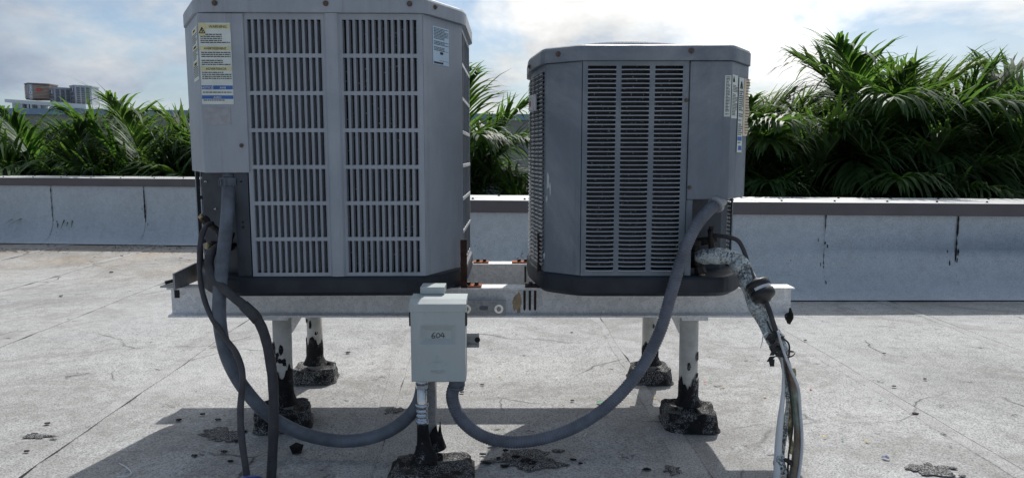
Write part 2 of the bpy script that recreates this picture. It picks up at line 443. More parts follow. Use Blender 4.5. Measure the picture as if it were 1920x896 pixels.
# survey of the laps that show: -3.35, -2.45, -1.47, -.47, .47, 1.37, 2.30
fixed = {-3.35: 0, -2.43: 0, -1.46: 0, -.49: 0, .46: 0, 1.37: 0, 2.30: 0}
seams = [-3.35-.95*k for k in range(9, 0, -1)]+sorted(fixed)+[2.30+.95*k for k in range(1, 10)]
def wav(x, y, s): return .020*mnoise.noise(Vector((x*3, y*1.1, s)))+.007*mnoise.noise(Vector((x*9, y*7, s+4)))
for i in range(len(seams)-1):
    x0, x1 = seams[i]-.05, seams[i+1]+.05
    yend = 7.5 if seams[i+1] <= JOG-.3 else 4.6
    n = int((yend+3)/.09); vs, fs = [], []
    for k in range(n+1):
        y = -3+(yend+3)*k/n; sk = SK*(y-3)
        for j in range(5):
            t = j/4; x = x0+(x1-x0)*t
            if j == 4: x += wav(x1, y, 7)
            if j == 0: x += wav(x0, y, 2)*.3
            z = .0005+.0030*t+.0022*mnoise.noise(Vector((x*1.4, y*1.4, 1)))*(1 if 0 < j < 4 else .3)
            vs.append((x+sk, y, z))
        vs.append((x1+wav(x1, y, 7)+sk+.007, y, .0004))
    for k in range(n):
        for j in range(5): a = k*6+j; fs.append((a, a+1, a+7, a+6))
    m = MB(); m.add(vs, fs); sh = obj('roof_sheet', m, 'roof granules', roof, fix=False)
    vs, fs = [], []
    for k in range(0, n+1):
        y = -3+(yend+3)*k/n; sk = SK*(y-3); x = x1+wav(x1, y, 7)+sk; w = .055+2.2*wav(x1+5, y*1.6, 12)
        vs += [(x-w-.004, y, .0038), (x-w, y, .0054), (x-.006, y, .0056), (x+.0005, y, .0022)]
    for k in range(n):
        for j in range(3): fs.append((k*4+j, k*4+j+1, k*4+5+j, k*4+4+j))
    m = MB(); m.add(vs, fs); obj('lap_band', m, 'worn granules', sh, fix=False)
    # asphalt bled out along the lap
    vs, fs = [], []
    for k in range(0, n+1):
        y = -3+(yend+3)*k/n; sk = SK*(y-3); x = x1+wav(x1, y, 7)+sk
        w = max(.00005, -.0022+.013*mnoise.noise(Vector((x1*5, y*2.3, 3)))+.010*mnoise.noise(Vector((x1, y*11, 9))))
        vs += [(x+.0015-w*.5, y, .0062), (x+.0015+w, y, .0050)]
    for k in range(n): fs.append((k*2, k*2+1, k*2+3, k*2+2))
    m = MB(); m.add(vs, fs); obj('tar_bleed', m, 'tar', sh, fix=False)

# ------------------------------------------------------------------ parapets
def blot(mb, c, u, w, nrm, r, ry=None, seed=0, n=9):
    """an irregular flat dab lying on the plane spanned by u and w"""
    ry = ry or r; c, u, w, nrm = Vector(c), Vector(u), Vector(w), Vector(nrm)
    q = random.Random(seed); vs = [c+nrm*.003]
    for k in range(n):
        a = 2*math.pi*k/n; f = .55+.6*q.random()
        vs.append(c+u*math.cos(a)*r*f+w*math.sin(a)*ry*f)
    mb.add(vs, [(0, 1+k, 1+(k+1) % n) for k in range(n)])
def parapet(P0, P1, h0, h1, depth, seam_at, label, capseg, trim0=0, trim1=0):
    """a low wall from P0 to P1 whose roof side is on the right hand of that direction reversed (towards -normal)"""
    P0, P1 = Vector((*P0, 0)), Vector((*P1, 0)); L = (P1-P0).length; ux = (P1-P0)/L; nn = Vector((ux.y, -ux.x, 0))   # nn looks at the roof
    th = thing('parapet_wall', tuple((P0+P1)/2), label, 'wall', 'low parapet walls')
    H = lambda s: h0+(h1-h0)*s/L
    pt = lambda s, d, z: P0+ux*s+nn*d+Vector((0, 0, z))
    m = MB(); m.add([pt(s, d, z) for s in (0, L) for d, z in ((-.03, -.3), (-.03, H(s)-.03), (-depth+.03, H(s)-.03), (-depth+.03, -.3))], [(0, 1, 5, 4), (1, 2, 6, 5), (2, 3, 7, 6), (0, 4, 7, 3), (0, 3, 2, 1), (4, 5, 6, 7)])
    obj('wall_core', m, 'building render', th)
    prof = [(.0, 1.0), (.0, .55), (.004, .30), (.012, .21), (.034, .135), (.072, .07), (.125, .028), (.175, .010), (.215, .007)]
    ss = [0]+sorted(seam_at)+[L]
    for i in range(len(ss)-1):
        a, b_ = ss[i], min(L, ss[i+1]+.06); n = max(3, int((b_-a)/.08)); vs, fs = [], []
        m = MB()
        for k in range(n+1):
            s = a+(b_-a)*k/n; lift = .001+.005*(k/n)
            for d, f in prof:
                z = (H(s)-.05)*f if f > .5 else f
                ww = .006*mnoise.noise(Vector((s*2.1, z*3, i)))
                e = wav(b_, z*3, 5)*.8 if k == n and b_ < L else 0
                vs.append(pt(s+e, d+lift+ww, z+(.004 if d > .1 else 0)))
        q = len(prof)
        for k in range(n):
            for j in range(q-1): fs.append((k*q+j, (k+1)*q+j, (k+1)*q+j+1, k*q+j+1))
        m.add(vs, fs, True); sh = obj('membrane_sheet', m, 'wall granules', th, fix=False)
        if b_ < L:
            m = MB(); rr = random.Random(i+int(L*10))
            vs = []; nb = 40
            for k in range(nb+1):
                f = k/nb; z = .06+(H(b_)-.11)*f
                d = .030+.008 if z < .14 else .010
                if z < .10: d = .062
                w = max(.001, .003+.012*mnoise.noise(Vector((i*3.1, z*7, L)))+.007*mnoise.noise(Vector((i*2.1, z*40, L)))+.016*max(0, .55-f)*max(0, .2+mnoise.noise(Vector((i*7.7, L, 2)))))
                vs += [pt(b_-w*.5, d+.0045, z), pt(b_+w, d+.003, z)]
            m.add(vs, [(2*k, 2*k+1, 2*k+3, 2*k+2) for k in range(nb)])
            for k in range(int(7*rr.random())):
                z = .14+abs(rr.gauss(0, .13)); s = b_+rr.gauss(-.01, .035)
                if z < H(0)-.1 and z > .135: blot(m, pt(s, .020 if z < .25 else .013, z), ux, (0, 0, 1), nn, .002+.005*rr.random(), .006+.022*rr.random(), rr.random())
            obj('tar_smear', m, 'tar', sh, fix=False)
    # sheet metal coping in lengths, with screws along both edges
    cs = 0; k = 0; scr = MB()
    e0, e1 = -trim0, L+trim1
    while cs+e0 < e1-.01:
        a, b_ = e0+cs, min(e1, e0+cs+capseg); m = MB(); up = .0012 if k % 2 else 0
        fd, ft = .030+up, .078
        vs = [pt(s, d, H(s)+z) for s in (a, b_+(.03 if b_ < e1 else 0)) for d, z in ((fd-.004, -ft), (fd, -ft+.003), (fd, -.004), (fd-.004, up), (-depth, up+.008), (-depth-.012, -.06), (-depth-.008, -.06), (-depth+.002, up+.004), (fd-.006, up-.005), (fd-.005, -ft))]
        m.add(vs, [tuple([j, (j+1) % 10, 10+(j+1) % 10, 10+j]) for j in range(10)]+[tuple(range(10)), tuple(range(19, 9, -1))])
        o = obj('coping', m, 'coping top', th)
        o.data.materials.append(MATS['fascia'])
        for p in o.data.polygons:
            if abs(p.normal.z) < .75 or p.normal.z < 0: p.material_index = 1
        cs += capseg; k += 1
    s = .08; k = 0
    while s < L:
        m = MB(); d = (-.06, -depth+.07)[k % 2]
        c = pt(s+.03*rnd.random(), d+.02*rnd.random(), H(s)+.008*(.06 if d > -.1 else .8))
        m.cyl(c-Vector((0, 0, .006)), c+Vector((0, 0, .004)), .009, 8); m.cyl(c+Vector((0, 0, .004)), c+Vector((0, 0, .011)), .006, 6, smooth=False)
        obj('coping_screw', m, 'dark fastener', th)
        s += .165; k += 1
    return th
lx = lambda p, Y: (p-960)/FPX*Y
PR0, PR1 = (JOG, 4.50), (9.0, 4.50)
wr = parapet(PR0, PR1, .618, .545, .40, [x-JOG for x in (-.60, .26, 1.10, 1.93, 2.77, 3.62, 4.5, 5.4, 6.3, 7.2, 8.1)],
        'white granule covered parapet wall with black tar smears behind the louvred dark condenser', 2.6, trim0=.03)
PL0, PL1 = (-9.0, 7.68), (JOG, 6.93)
Ls = (Vector(PL1)-Vector(PL0)).length
wlft = parapet(PL0, PL1, .675, .645, .40, [Ls-(JOG-x)*1.004 for x in (-8.2, -7.0, -5.85, -4.78, -3.78, -2.7, -1.8)],
        'pale granule covered parapet wall beyond the stand, palm fronds right behind it', 2.9, trim1=.0)
wj = parapet((JOG-.002, 6.90), (JOG-.002, 4.53), .63, .622, .38, [.8, 1.6],
        'short return parapet wall joining the two long parapets', 2.4)

# ------------------------------------------------------------------ steel stand
BZ0, BZ1 = .380, .476
stand = thing('steel_stand', (-.1, 2.5, 0), 'galvanised steel stand of two beams on four pipe legs under both condensers', 'stand')
def ibeam(x0, x1, yf, yb):
    m = MB(); yw = (yf+yb)/2; t = .006
    prof = [(yf, BZ0), (yb, BZ0), (yb, BZ0+t), (yw+.003, BZ0+t+.002), (yw+.003, BZ1-t-.002), (yb, BZ1-t), (yb, BZ1), (yf, BZ1), (yf, BZ1-t), (yw-.003, BZ1-t-.002), (yw-.003, BZ0+t+.002), (yf, BZ0+t)]
    n = len(prof); m.add([(x, y, z) for x in (x0, x1) for y, z in prof], [(j, (j+1) % n, n+(j+1) % n, n+j) for j in range(n)]+[tuple(reversed(range(n))), tuple(range(n, 2*n))])
    return m
bf = obj('beam', ibeam(-1.105, .905, 2.235, 2.300), 'galvanised steel', stand)
brr = obj('beam', ibeam(-1.09, .72, 2.735, 2.800), 'galvanised steel', stand)
LEGS = [(-.767, 2.305), (.590, 2.300), (-.788, 2.765), (.552, 2.765)]
for i, (x, y) in enumerate(LEGS):
    m = MB(); m.cyl((x, y, .0), (x+.004*(-1)**i, y, BZ0-.007), .0305, 24); lg = obj('leg', m, 'pipe paint', stand)
    m = MB(); m.box(x-.042, x+.042, y-.055, y+.045, BZ0-.0075, BZ0-.0008); m.box(x-.042, x+.042, y-.060, y-.0552, BZ0-.012, BZ0-.0012)
    obj('cap_plate', m, 'galvanised steel', lg)
    if i < 2:
        s = -1 if i else 1; xx = x+s*.031
        m = MB(); vs = [(xx+d, yy, zz_) for d in (0, s*.006) for yy, zz_ in ((y, BZ0-.009), (y+.20, BZ0-.009), (y+.20, BZ0-.018), (y+.005, BZ0-.068), (y, BZ0-.068))]
        m.add(vs, [(0, 1, 2, 3, 4), (9, 8, 7, 6, 5)]+[(j, (j+1) % 5, 5+(j+1) % 5, 5+j) for j in range(5)]); obj('gusset', m, 'galvanised steel', lg)
# tar painted up the pipes
for i, (x, y) in enumerate(LEGS):
    q = random.Random(40+i); top = (.185, .150, .165, .150)[i]; n = 40; vs = []; hs = [top+.016*math.sin(k*.55+i*2)+q.uniform(-.010, .012) for k in range(n)]
    m = MB()
    for f in (0, .15, .3, .5, .75, 1):
        for k in range(n):
            a = 2*math.pi*k/n; z = .07+(hs[k]-.07)*f; rr_ = .0322+.030*max(0, (.33-f))**1.4*2.2+.0016*q.random()
            vs.append((x+math.cos(a)*rr_, y+math.sin(a)*rr_, z))
    for r_ in range(5):
        for k in range(n): k2 = (k+1) % n; m_ = (r_*n+k, r_*n+k2, (r_+1)*n+k2, (r_+1)*n+k); m.f.append(list(m_)); m.sm.append(True)
    m.v = [Vector(v) for v in vs]
    for k in range((16, 4, 5, 4)[i]):                                  # drips above the edge
        a = -math.pi/2+q.uniform(-1.2, 1.2); z = top+.02+q.random()*.075; hw, hh = .004+.006*q.random(), .006+.014*q.random(); ps = []
        for e in range(7):
            t = 2*math.pi*e/7; aa = a+math.cos(t)*hw*q.uniform(.6, 1.3)/.03; ps.append((x+math.cos(aa)*.0318, y+math.sin(aa)*.0318, z+math.sin(t)*hh*q.uniform(.6, 1.3)))
        m.add(ps, [tuple(range(7))])
    obj('tar_boot', m, 'tar', stand, fix=False)
# bolts hanging under the top flange, oval slot at the end
for x, c in ((.040, 'dark rust'), (.057, 'dark fastener'), (.074, 'dark rust')):
    m = MB(); m.cyl((x, 2.228, .410), (x, 2.228, .4685), .004, 8); m.cyl((x, 2.228, .404), (x, 2.228, .410), .0015, 8, .004); obj('bolt', m, c, stand)
m = MB(); m.cyl((.052, 2.731, .405), (.052, 2.731, .468), .004, 8); obj('bolt', m, 'dark fastener', stand)
m = MB(); [blot(m, (.012+.010*k, 2.2638, .425-.006*k), (1, 0, 0), (0, 0, 1), (0, -.1, 0), .010, .036, k+4, 12) for k in range(2)]; obj('rust_stain', m, 'rust stain', stand, fix=False)
m = MB(); m.box(-1.094, -1.078, 2.2625, 2.2645, .438, .464); obj('slot', m, 'dark gap', stand)
m = MB(); [blot(m, (.886+.006*k, 2.234, .385-.012*k), (1, 0, 0), (0, 0, 1), (0, -1, 0), .014, .016, k) for k in range(2)]
m.tube([(.894, 2.240, .410), (.896, 2.236, .388), (.898, 2.234, .378), (.897, 2.234, .366)], [.003, .008, .006, .002], 7); obj('tar_drip', m, 'tar', stand)

# pitch pans: tarred boxes round each foot
def pitch_pan(cx, cy, w, d, h, label, seed, rot=0.0, ext=None):
    N = 16; m = MB(); q = random.Random(seed); vs, fs = [], []
    ca, sa = math.cos(rot), math.sin(rot)
    ring = []                                                            # rounded square outline
    for k in range(N*4):
        a = 2*math.pi*k/(N*4); c, s_ = math.cos(a), math.sin(a); f = 1/max(abs(c), abs(s_)); f = min(f, 1.22)
        ring.append((c*f, s_*f))
    levels = [(1.12, .001), (1.05, .010), (1.01, .05*h/.1), (1.0, h*.8), (.98, h), (.90, h*1.02), (.84, h*.86), (.6, h*.78), (.38, h*.86), (.22, h*1.1)]
    for f, z in levels:
        for (a, b_) in ring:
            x, y = a*w/2*f, b_*d/2*f
            nz = mnoise.noise_vector(Vector((x*14+seed, y*14, z*22)))+.5*mnoise.noise_vector(Vector((x*40, y*40+seed, z*50)))
            amp = .0035 if z < .02 else .010
            x += nz.x*amp; y += nz.y*amp; zz_ = max(.0055 if z < .02 else .008, z+nz.z*amp*.9*(1 if z > .02 else .2))
            vs.append((cx+x*ca-y*sa, cy+x*sa+y*ca, zz_))
    n = N*4
    for r_ in range(len(levels)-1):
        for k in range(n): k2 = (k+1) % n; fs.append((r_*n+k, r_*n+k2, (r_+1)*n+k2, (r_+1)*n+k))
    fs.append(tuple((len(levels)-1)*n+k for k in range(n)))
    m.add(vs, fs, True)
    return obj('pitch_pan', m, 'tar with granules', label=label, cat='pitch pan', group='tarred pitch pans on the roof', fix=False)
pitch_pan(-.767, 2.295, .172, .165, .062, 'granule speckled tar box round the front leg under the wide pale condenser', 3, .25)
pitch_pan(.592, 2.290, .165, .160, .062, 'granule speckled tar box round the front leg beside the taped pipe bundle', 5, -.05)
pitch_pan(-.788, 2.765, .158, .145, .058, 'tar box with sagging rim round the rear leg under the wide pale condenser', 8, .1)
pitch_pan(.552, 2.765, .155, .140, .058, 'tar box round the rear leg behind the ribbed conduit', 11, .02)
pitch_pan(-.228, 1.93, .215, .17, .026, 'flat ragged tar box at the foot of the disconnect post', 14, .03)

# rusty hold down straps
def tie_down(x, y, zt, lean, label, plate='orange rust', strap=True, px=.03):
    t = thing('tie_down_bracket', (x, y, BZ1), label, 'bracket', 'rusty hold-down brackets on the beams')
    m = MB(); m.box(x-px, x+px, y-.022, y+.022, BZ1+.0005, BZ1+.006); o = obj('foot_plate', m, plate, t, bevel=.001)
    for dx in (-.012, .014):
        m = MB(); m.cyl((x+dx, y-.006, BZ1+.0055), (x+dx, y-.006, BZ1+.008), .009, 10); m.cyl((x+dx, y-.006, BZ1+.008), (x+dx, y-.006, BZ1+.016), .0068, 6, smooth=False); obj('bolt', m, 'dark fastener', t)
    if strap:
        m = MB(); n = 14; sx = x+lean; vs = []
        for k in range(n+1):
            z = BZ1+.004+(zt-BZ1)*k/n; j = .0018*mnoise.noise(Vector((x*9, z*60, 1))); k_ = .0015*mnoise.noise(Vector((x*5, z*90, 5)))
            vs += [(sx-.010+j, y-.05+k_, z), (sx+.010+j, y-.05-k_, z), (sx+.010+k_, y-.044, z), (sx-.010+k_, y-.044, z)]
        m.add(vs, [(4*k+e, 4*k+(e+1) % 4, 4*k+4+(e+1) % 4, 4*k+4+e) for k in range(n) for e in range(4)]+[(3, 2, 1, 0), (4*n, 4*n+1, 4*n+2, 4*n+3)])
        m.box(sx-.010, sx+.010, y-.05, y-.02, BZ1+.0062, BZ1+.0105); obj('strap', m, 'dark rust', t)
    return t
tie_down(-.128, 2.262, .63, -.024, 'orange rusted bracket and flaking strap at the corner of the slotted condenser')
tie_down(.072, 2.262, .65, .018, 'dark rusted bracket and strap at the corner of the louvred condenser', 'dark rust')
tie_down(-.122, 2.768, .6, 0, 'orange rusted plate with bolts on the rear beam by the slotted condenser', strap=False)
tie_down(.040, 2.768, .6, 0, 'orange rusted plate with dark bolts on the rear beam by the louvred condenser', strap=False, px=.04)
tie_down(.752, 2.262, .6, 0, 'small rusted plate on the beam by the insulated pipes', strap=False, px=.02)
# angle iron left on the beam end
t = thing('angle_bracket', (-1.07, 2.27, BZ1), 'grey angle iron standing on the beam end beside the wide condenser', 'bracket')
m = MB(); vs = [(-1.066+d, yy, zz_) for d in (0, .006) for yy, zz_ in ((2.20, BZ1+.001), (2.42, BZ1+.001), (2.42, BZ1+.055), (2.36, BZ1+.062), (2.20, BZ1+.052))]
m.add(vs, [(0, 1, 2, 3, 4), (9, 8, 7, 6, 5)]+[(j, (j+1) % 5, 5+(j+1) % 5, 5+j) for j in range(5)]); obj('upright', m, 'galvanised strut', t)
m = MB(); m.box(-1.125, -1.067, 2.235, 2.36, BZ1+.0008, BZ1+.006); obj('foot', m, 'galvanised strut', t)
m = MB(); m.box(-1.10, -1.08, 2.33, 2.355, BZ1+.0062, BZ1+.028); obj('nut', m, 'dark fastener', t, bevel=.003)
m = MB(); m.tube([(-1.12, 2.26, BZ1+.0125), (-1.070, 2.31, BZ1+.022)], .006, 8); obj('bolt', m, 'dark fastener', t)

# ------------------------------------------------------------------ condensers
def E(a, b): return Vector((b[0]-a[0], b[1]-a[1], 0)).normalized()
def NRM(a, b): e = E(a, b); return Vector((e.y, -e.x, 0))
def wallp(a, b, u, z, d=0.0):
    e = E(a, b); n = NRM(a, b); return Vector((a[0], a[1], z))+e*u+n*d
def plate(a, b, u0, u1, z0, z1, d0=-.004, d1=0.0):
    m = MB(); m.add([wallp(a, b, u, z, d) for d in (d0, d1) for u, z in ((u0, z0), (u1, z0), (u1, z1), (u0, z1))], [(3, 2, 1, 0), (4, 5, 6, 7), (0, 1, 5, 4), (1, 2, 6, 5), (2, 3, 7, 6), (3, 0, 4, 7)])
    return m
def dist(a, b): return math.hypot(b[0]-a[0], b[1]-a[1])
def grid_plate(a, b, u0, u1, z0, z1, ucuts, zcuts, d=0.0):
    """sheet with rectangular openings: ucuts, zcuts are lists of (from, to)"""
    us = [u0]+[c for p in ucuts for c in p]+[u1]; zs = [z0]+[c for p in zcuts for c in p]+[z1]
    m = MB(); vs = [wallp(a, b, u, z, d) for z in zs for u in us]; n = len(us); fs = []
    for i in range(len(zs)-1):
        for j in range(n-1):
            if i % 2 and j % 2: continue
            fs.append((i*n+j, i*n+j+1, (i+1)*n+j+1, (i+1)*n+j))
    return m.add(vs, fs)
def cuts(a, b, n, frac):
    p = (b-a)/(n-1+frac); return [(a+p*i, a+p*i+p*frac) for i in range(n)]
def screw_on(parent, p, n, mat='rusted screw', r=.007):
    m = MB(); m.cyl(p-n*.001, p+n*.003, r, 10); m.cyl(p+n*.003, p+n*.0075, r*.62, 6, smooth=False); obj('screw', m, mat, parent)
def sticker(parent, a, b, u0, u1, z0, z1, d, seed, mat='sticker paper', label=None, lines=True, head=None, tilt=0, line_h=.0032):
    s = obj('sticker', plate(a, b, u0, u1, z0, z1, d-.0008, d), mat, parent, label=label)
    if lines:
        q = random.Random(seed); m = MB(); z = z1-.006; w = u1-u0
        while z > z0+.006:
            blocked = head and any(h0-.002 < z < h1+.004 for h0, h1 in head)
            if not blocked and q.random() < .93:
                u = u0+.003+w*.02
                end = u1-.003-w*.25*(q.random() < .3)
                while u < end:
                    l = .003+.010*q.random(); u2 = min(end, u+l)
                    m.add([wallp(a, b, uu, zz_, d+.0006) for uu, zz_ in ((u, z), (u2, z), (u2, z+line_h*.45), (u, z+line_h*.45))], [(0, 1, 2, 3)])
                    u = u2+.0015
            z -= line_h
        if m.v: obj('print', m, 'ink', s, fix=False, kind='stuff')
    return s
def band(parent, a, b, u0, u1, z0, z1, d, mat, txt=None, tmat='ink', ts=.8):
    o = obj('header_band', plate(a, b, u0, u1, z0, z1, d, d+.0006), mat, parent)
    if txt:
        h = z1-z0; org = wallp(a, b, (u0+u1)/2, z0+h*.18, d+.0010)
        obj('lettering', text_mb(txt, h*ts, org, E(a, b), (0, 0, 1), .0002), tmat, parent, fix=False)
def lettering(parent, a, b, u, z, d, txt, size, mat='ink'):
    obj('lettering', text_mb(txt, size, wallp(a, b, u, z, d), E(a, b), (0, 0, 1), .0002), mat, parent, fix=False)
def triangle(parent, a, b, u, z, s, d):
    m = MB()
    P = [(u-s/2, z), (u+s/2, z), (u, z+s)]
    for i in range(3):
        p, q = P[i], P[(i+1) % 3]; m.tube([wallp(a, b, p[0], p[1], d), wallp(a, b, q[0], q[1], d)], .0010, 5)
    m.tube([wallp(a, b, u+.001, z+s*.75, d), wallp(a, b, u-.003, z+s*.4, d), wallp(a, b, u+.003, z+s*.42, d), wallp(a, b, u, z+s*.12, d)], .0011, 5)
    obj('warning_sign', m, 'ink', parent)

def top_and_pan(t, poly, zp0, zp1, zr0, zr1, paint, dome, core):
    obj('base_pan', MB().prism(rounded(off(poly, .012), .30), zp0, zp1, bev=.010, bevb=.012), 'black pan', t)
    m = MB(); P = off(poly, .010); Pi = off(poly, -.03); n = len(P)
    rim = MB().prism(rounded(off(poly, .013), .16), zr0, zr1, bev=.010); obj('top_rim', rim, paint, t)
    # domed fan guard of rings and spokes over a dark throat
    cx = sum(p[0] for p in poly)/n; cy = sum(p[1] for p in poly)/n
    rad = min(max(abs(p[0]-cx) for p in poly), max(abs(p[1]-cy) for p in poly))-.085
    m = MB(); m.cyl((cx, cy, zr1+.0008), (cx, cy, zr1+.004), rad*.98, 40); obj('fan_throat', m, 'dark gap', t)
    m = MB(); zf = lambda r_: zr1+.012+dome*(1-(r_/rad)**2)
    for k in range(13):
        r_ = rad*(k+1)/13; m.tube([(cx+r_*math.cos(a), cy+r_*math.sin(a), zf(r_)) for a in [2*math.pi*i/44 for i in range(45)]], .0022, 5, False)
    for k in range(8):
        a = 2*math.pi*k/8; m.tube([(cx+rad*f*math.cos(a), cy+rad*f*math.sin(a), zf(rad*f)-.003) for f in (.06, .3, .5, .7, .85, 1)], .003, 5)
    obj('fan_guard', m, 'stainless', t, fix=False)
    for k in range(5):
        a = 2*math.pi*k/5+.3; m = MB(); ca, sa = math.cos(a), math.sin(a)
        m.add([(cx+r_*ca-w*sa, cy+r_*sa+w*ca, zr1+.006+hh) for r_, w, hh in ((.05, -.02, .0), (.05, .02, .004), (rad*.85, .07, .006), (rad*.85, -.06, .0))], [(0, 1, 2, 3)]); obj('fan_blade', m, 'dark fastener', t)
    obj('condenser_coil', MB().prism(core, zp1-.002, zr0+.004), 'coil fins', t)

# ---- the wide pale condenser
LP = [(-.895, 2.090), (-.257, 2.104), (-.158, 2.285), (-.158, 2.68), (-.27, 2.87), (-.89, 2.87), (-1.045, 2.70), (-1.045, 2.345)]
LZ = (BZ1+.0025, .538, 1.301, 1.347)
PA = 'light grey cabinet paint'
A1 = thing('air_conditioner', (-.6, 2.48, BZ1), 'larger pale grey condenser with upright slots, standing above the disconnect box', 'air conditioner', 'condensers on the steel stand')
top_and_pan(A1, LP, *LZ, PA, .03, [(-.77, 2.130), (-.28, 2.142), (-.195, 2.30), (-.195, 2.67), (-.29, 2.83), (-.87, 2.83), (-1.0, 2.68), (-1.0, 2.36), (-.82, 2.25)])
z0, z1 = LZ[1], LZ[2]
a, b = LP[0], LP[1]; Lf = dist(a, b)
uS = -.775-a[0]                                           # where the louvred panel starts
ribc = (a[0], )
u_rib0, u_rib1 = -.541-a[0], -.496-a[0]
def slot_panel(t, a, b, u0, u1, s0, s1, paint, n=12, rows=7, zr=(.549, 1.283), blades=True, deep=.010, frac=.65):
    zc = cuts(zr[0], zr[1], rows, .892); uc = cuts(s0, s1, n, frac)
    p = obj('louver_panel', grid_plate(a, b, u0, u1, z0, z1-.001, uc, zc), paint, t, solid=.003, fix=False)
    if blades:
        e, nn = E(a, b), NRM(a, b); w = uc[0][1]-uc[0][0]; h = zc[0][1]-zc[0][0]
        vs = []; prof = [(-.0012, .0016), (.0002, .0022), (.0010, .0010), (.0016, -.005), (w*.16, -deep*.8), (w*.30, -deep)]
        # one blade: bent from the left lip of the slot inwards; alike blades share the mesh
        M_ = MB(); vs = [e*u+nn*d+Vector((0, 0, zz_)) for zz_ in (.0015, h-.0015) for u, d in prof]; q = len(prof)
        M_.add(vs, [(j, j+1, q+j+1, q+j) for j in range(q-1)])
        # bright lip along the right edge of the slot
        M_.add([e*u+nn*d+Vector((0, 0, zz_)) for zz_ in (.002, h-.002) for u, d in ((w-.0002, .0003), (w+.0012, .0012), (w+.0022, .0002))], [(0, 1, 4, 3), (1, 2, 5, 4)])
        me = mesh_of('louver', M_, paint, Vector((0, 0, 0)))
        for (za, zb) in zc:
            for (ua, ub) in uc:
                link_mesh('louver', me, p, wallp(a, b, ua, za)-ORG[p])
    return p
slot_panel(A1, a, b, uS+.002, u_rib0, -.760-a[0], -.5495-a[0], PA, deep=.020)
slot_panel(A1, a, b, u_rib1, Lf-.0015, -.4885-a[0], -.2755-a[0], PA, deep=.012)
m = MB(); prof = [(0, 0), (.006, .007), (.014, .0095), (.031, .0095), (.039, .007), (.045, 0)]
m.add([wallp(a, b, u_rib0+u, zz_, d) for zz_ in (z0, z1-.001) for u, d in prof], [(j, j+1, 6+j+1, 6+j) for j in range(5)]); obj('centre_rib', m, PA, A1, fix=False)
# corner posts and other sides
obj('corner_panel', plate(LP[1], LP[2], .0015, dist(LP[1], LP[2])-.001, z0, z1-.001), PA, A1, bevel=.0012)
c, d_ = LP[2], LP[3]; Ld = dist(c, d_)
slot_panel(A1, c, d_, .002, Ld-.002, .012, Ld-.012, PA, 5, 7, blades=False, frac=.93)
m = MB()
for (za, zb) in cuts(.549, 1.283, 7, .892)[:-1]:
    m.add([wallp(c, d_, u, zz_, d) for u in (.004, Ld-.004) for zz_, d in ((zb-.0005, .0), (zb+.001, .0012), (zb+.0105, .0012), (zb+.012, .0))], [(0, 1, 5, 4), (1, 2, 6, 5), (2, 3, 7, 6), (0, 3, 2, 1), (4, 5, 6, 7)])
obj('side_rail', m, 'lit lip and chip paint', A1)  # pale colour stands in for light caught along the bars
for i in (3, 5): obj('corner_panel', plate(LP[i], LP[i+1], .0015, dist(LP[i], LP[i+1])-.001, z0, z1-.001), PA, A1)
for i in (4, 6):
    L_ = dist(LP[i], LP[(i+1) % 8]); slot_panel(A1, LP[i], LP[(i+1) % 8], .002, L_-.002, .03, L_-.03, PA, int(L_/.0185), 7, blades=False)
# control cover over the left front corner, recess with valves below
CZ = .846
P7, P0 = LP[7], LP[0]; PS = (a[0]+uS-.001, a[1]+.0027)
ov = lambda p, q, r_, k: off([p, q, r_, (p[0]+.1, p[1]+.3)], k)[:3]
cov = ov(P7, P0, PS, .006)
m = MB(); pin = [P7, P0, PS]
vs = [(x, y, zz_) for zz_ in (CZ, z1-.001) for x, y in cov+[(PS[0], PS[1]+.02), (P0[0]+.02, P0[1]+.03), (P7[0]+.02, P7[1]+.02)]]
m.add(vs, [(j, (j+1) % 6, 6+(j+1) % 6, 6+j) for j in range(6)]+[(5, 4, 3, 2, 1, 0), (6, 7, 8, 9, 10, 11)]); cover = obj('control_cover', m, PA, A1, bevel=.003)
fa, fb = cov[1], cov[2]; sa_, sb_ = cov[0], cov[1]
screw_on(cover, wallp(fa, fb, dist(fa, fb)-.020, .925, 0), NRM(fa, fb), r=.006)
# recess
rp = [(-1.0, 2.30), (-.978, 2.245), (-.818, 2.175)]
m = MB(); m.add([(x, y, zz_) for zz_ in (z0-.004, CZ-.001) for x, y in rp], [(0, 1, 4, 3), (1, 2, 5, 4)]); rec = obj('valve_plate', m, 'recess shade paint', A1, solid=.003, fix=False)
obj('corner_post', MB().prism([(-.818, 2.093), (-.777, 2.094), (-.777, 2.10), (-.812, 2.10), (-.812, 2.175), (-.818, 2.175)], z0, CZ-.001), 'recess shade paint', A1, bevel=.001)
for u, zz_ in ((.02, .815), (.055, .73), (.125, .74)): screw_on(rec, wallp(rp[1], rp[2], u, zz_, .001), NRM(rp[1], rp[2]), 'stainless', .0028)
for zz_ in (.82, .70, .685): screw_on(A1, Vector((-.797, 2.0935, zz_)), Vector((0, -1, 0)), 'dark fastener', .003)
# rim screws
for x in (-.843, -.530, -.292):
    P_ = off(LP, .013); y = P_[0][1]+(P_[1][1]-P_[0][1])*(x-P_[0][0])/(P_[1][0]-P_[0][0]); screw_on(A1, Vector((x, y, 1.325)), Vector((.02, -1, 0)), r=.008)
e1, e2 = off(LP, .013)[1], off(LP, .013)[2]; screw_on(A1, wallp(e1, e2, .05, 1.325), NRM(e1, e2), r=.007)
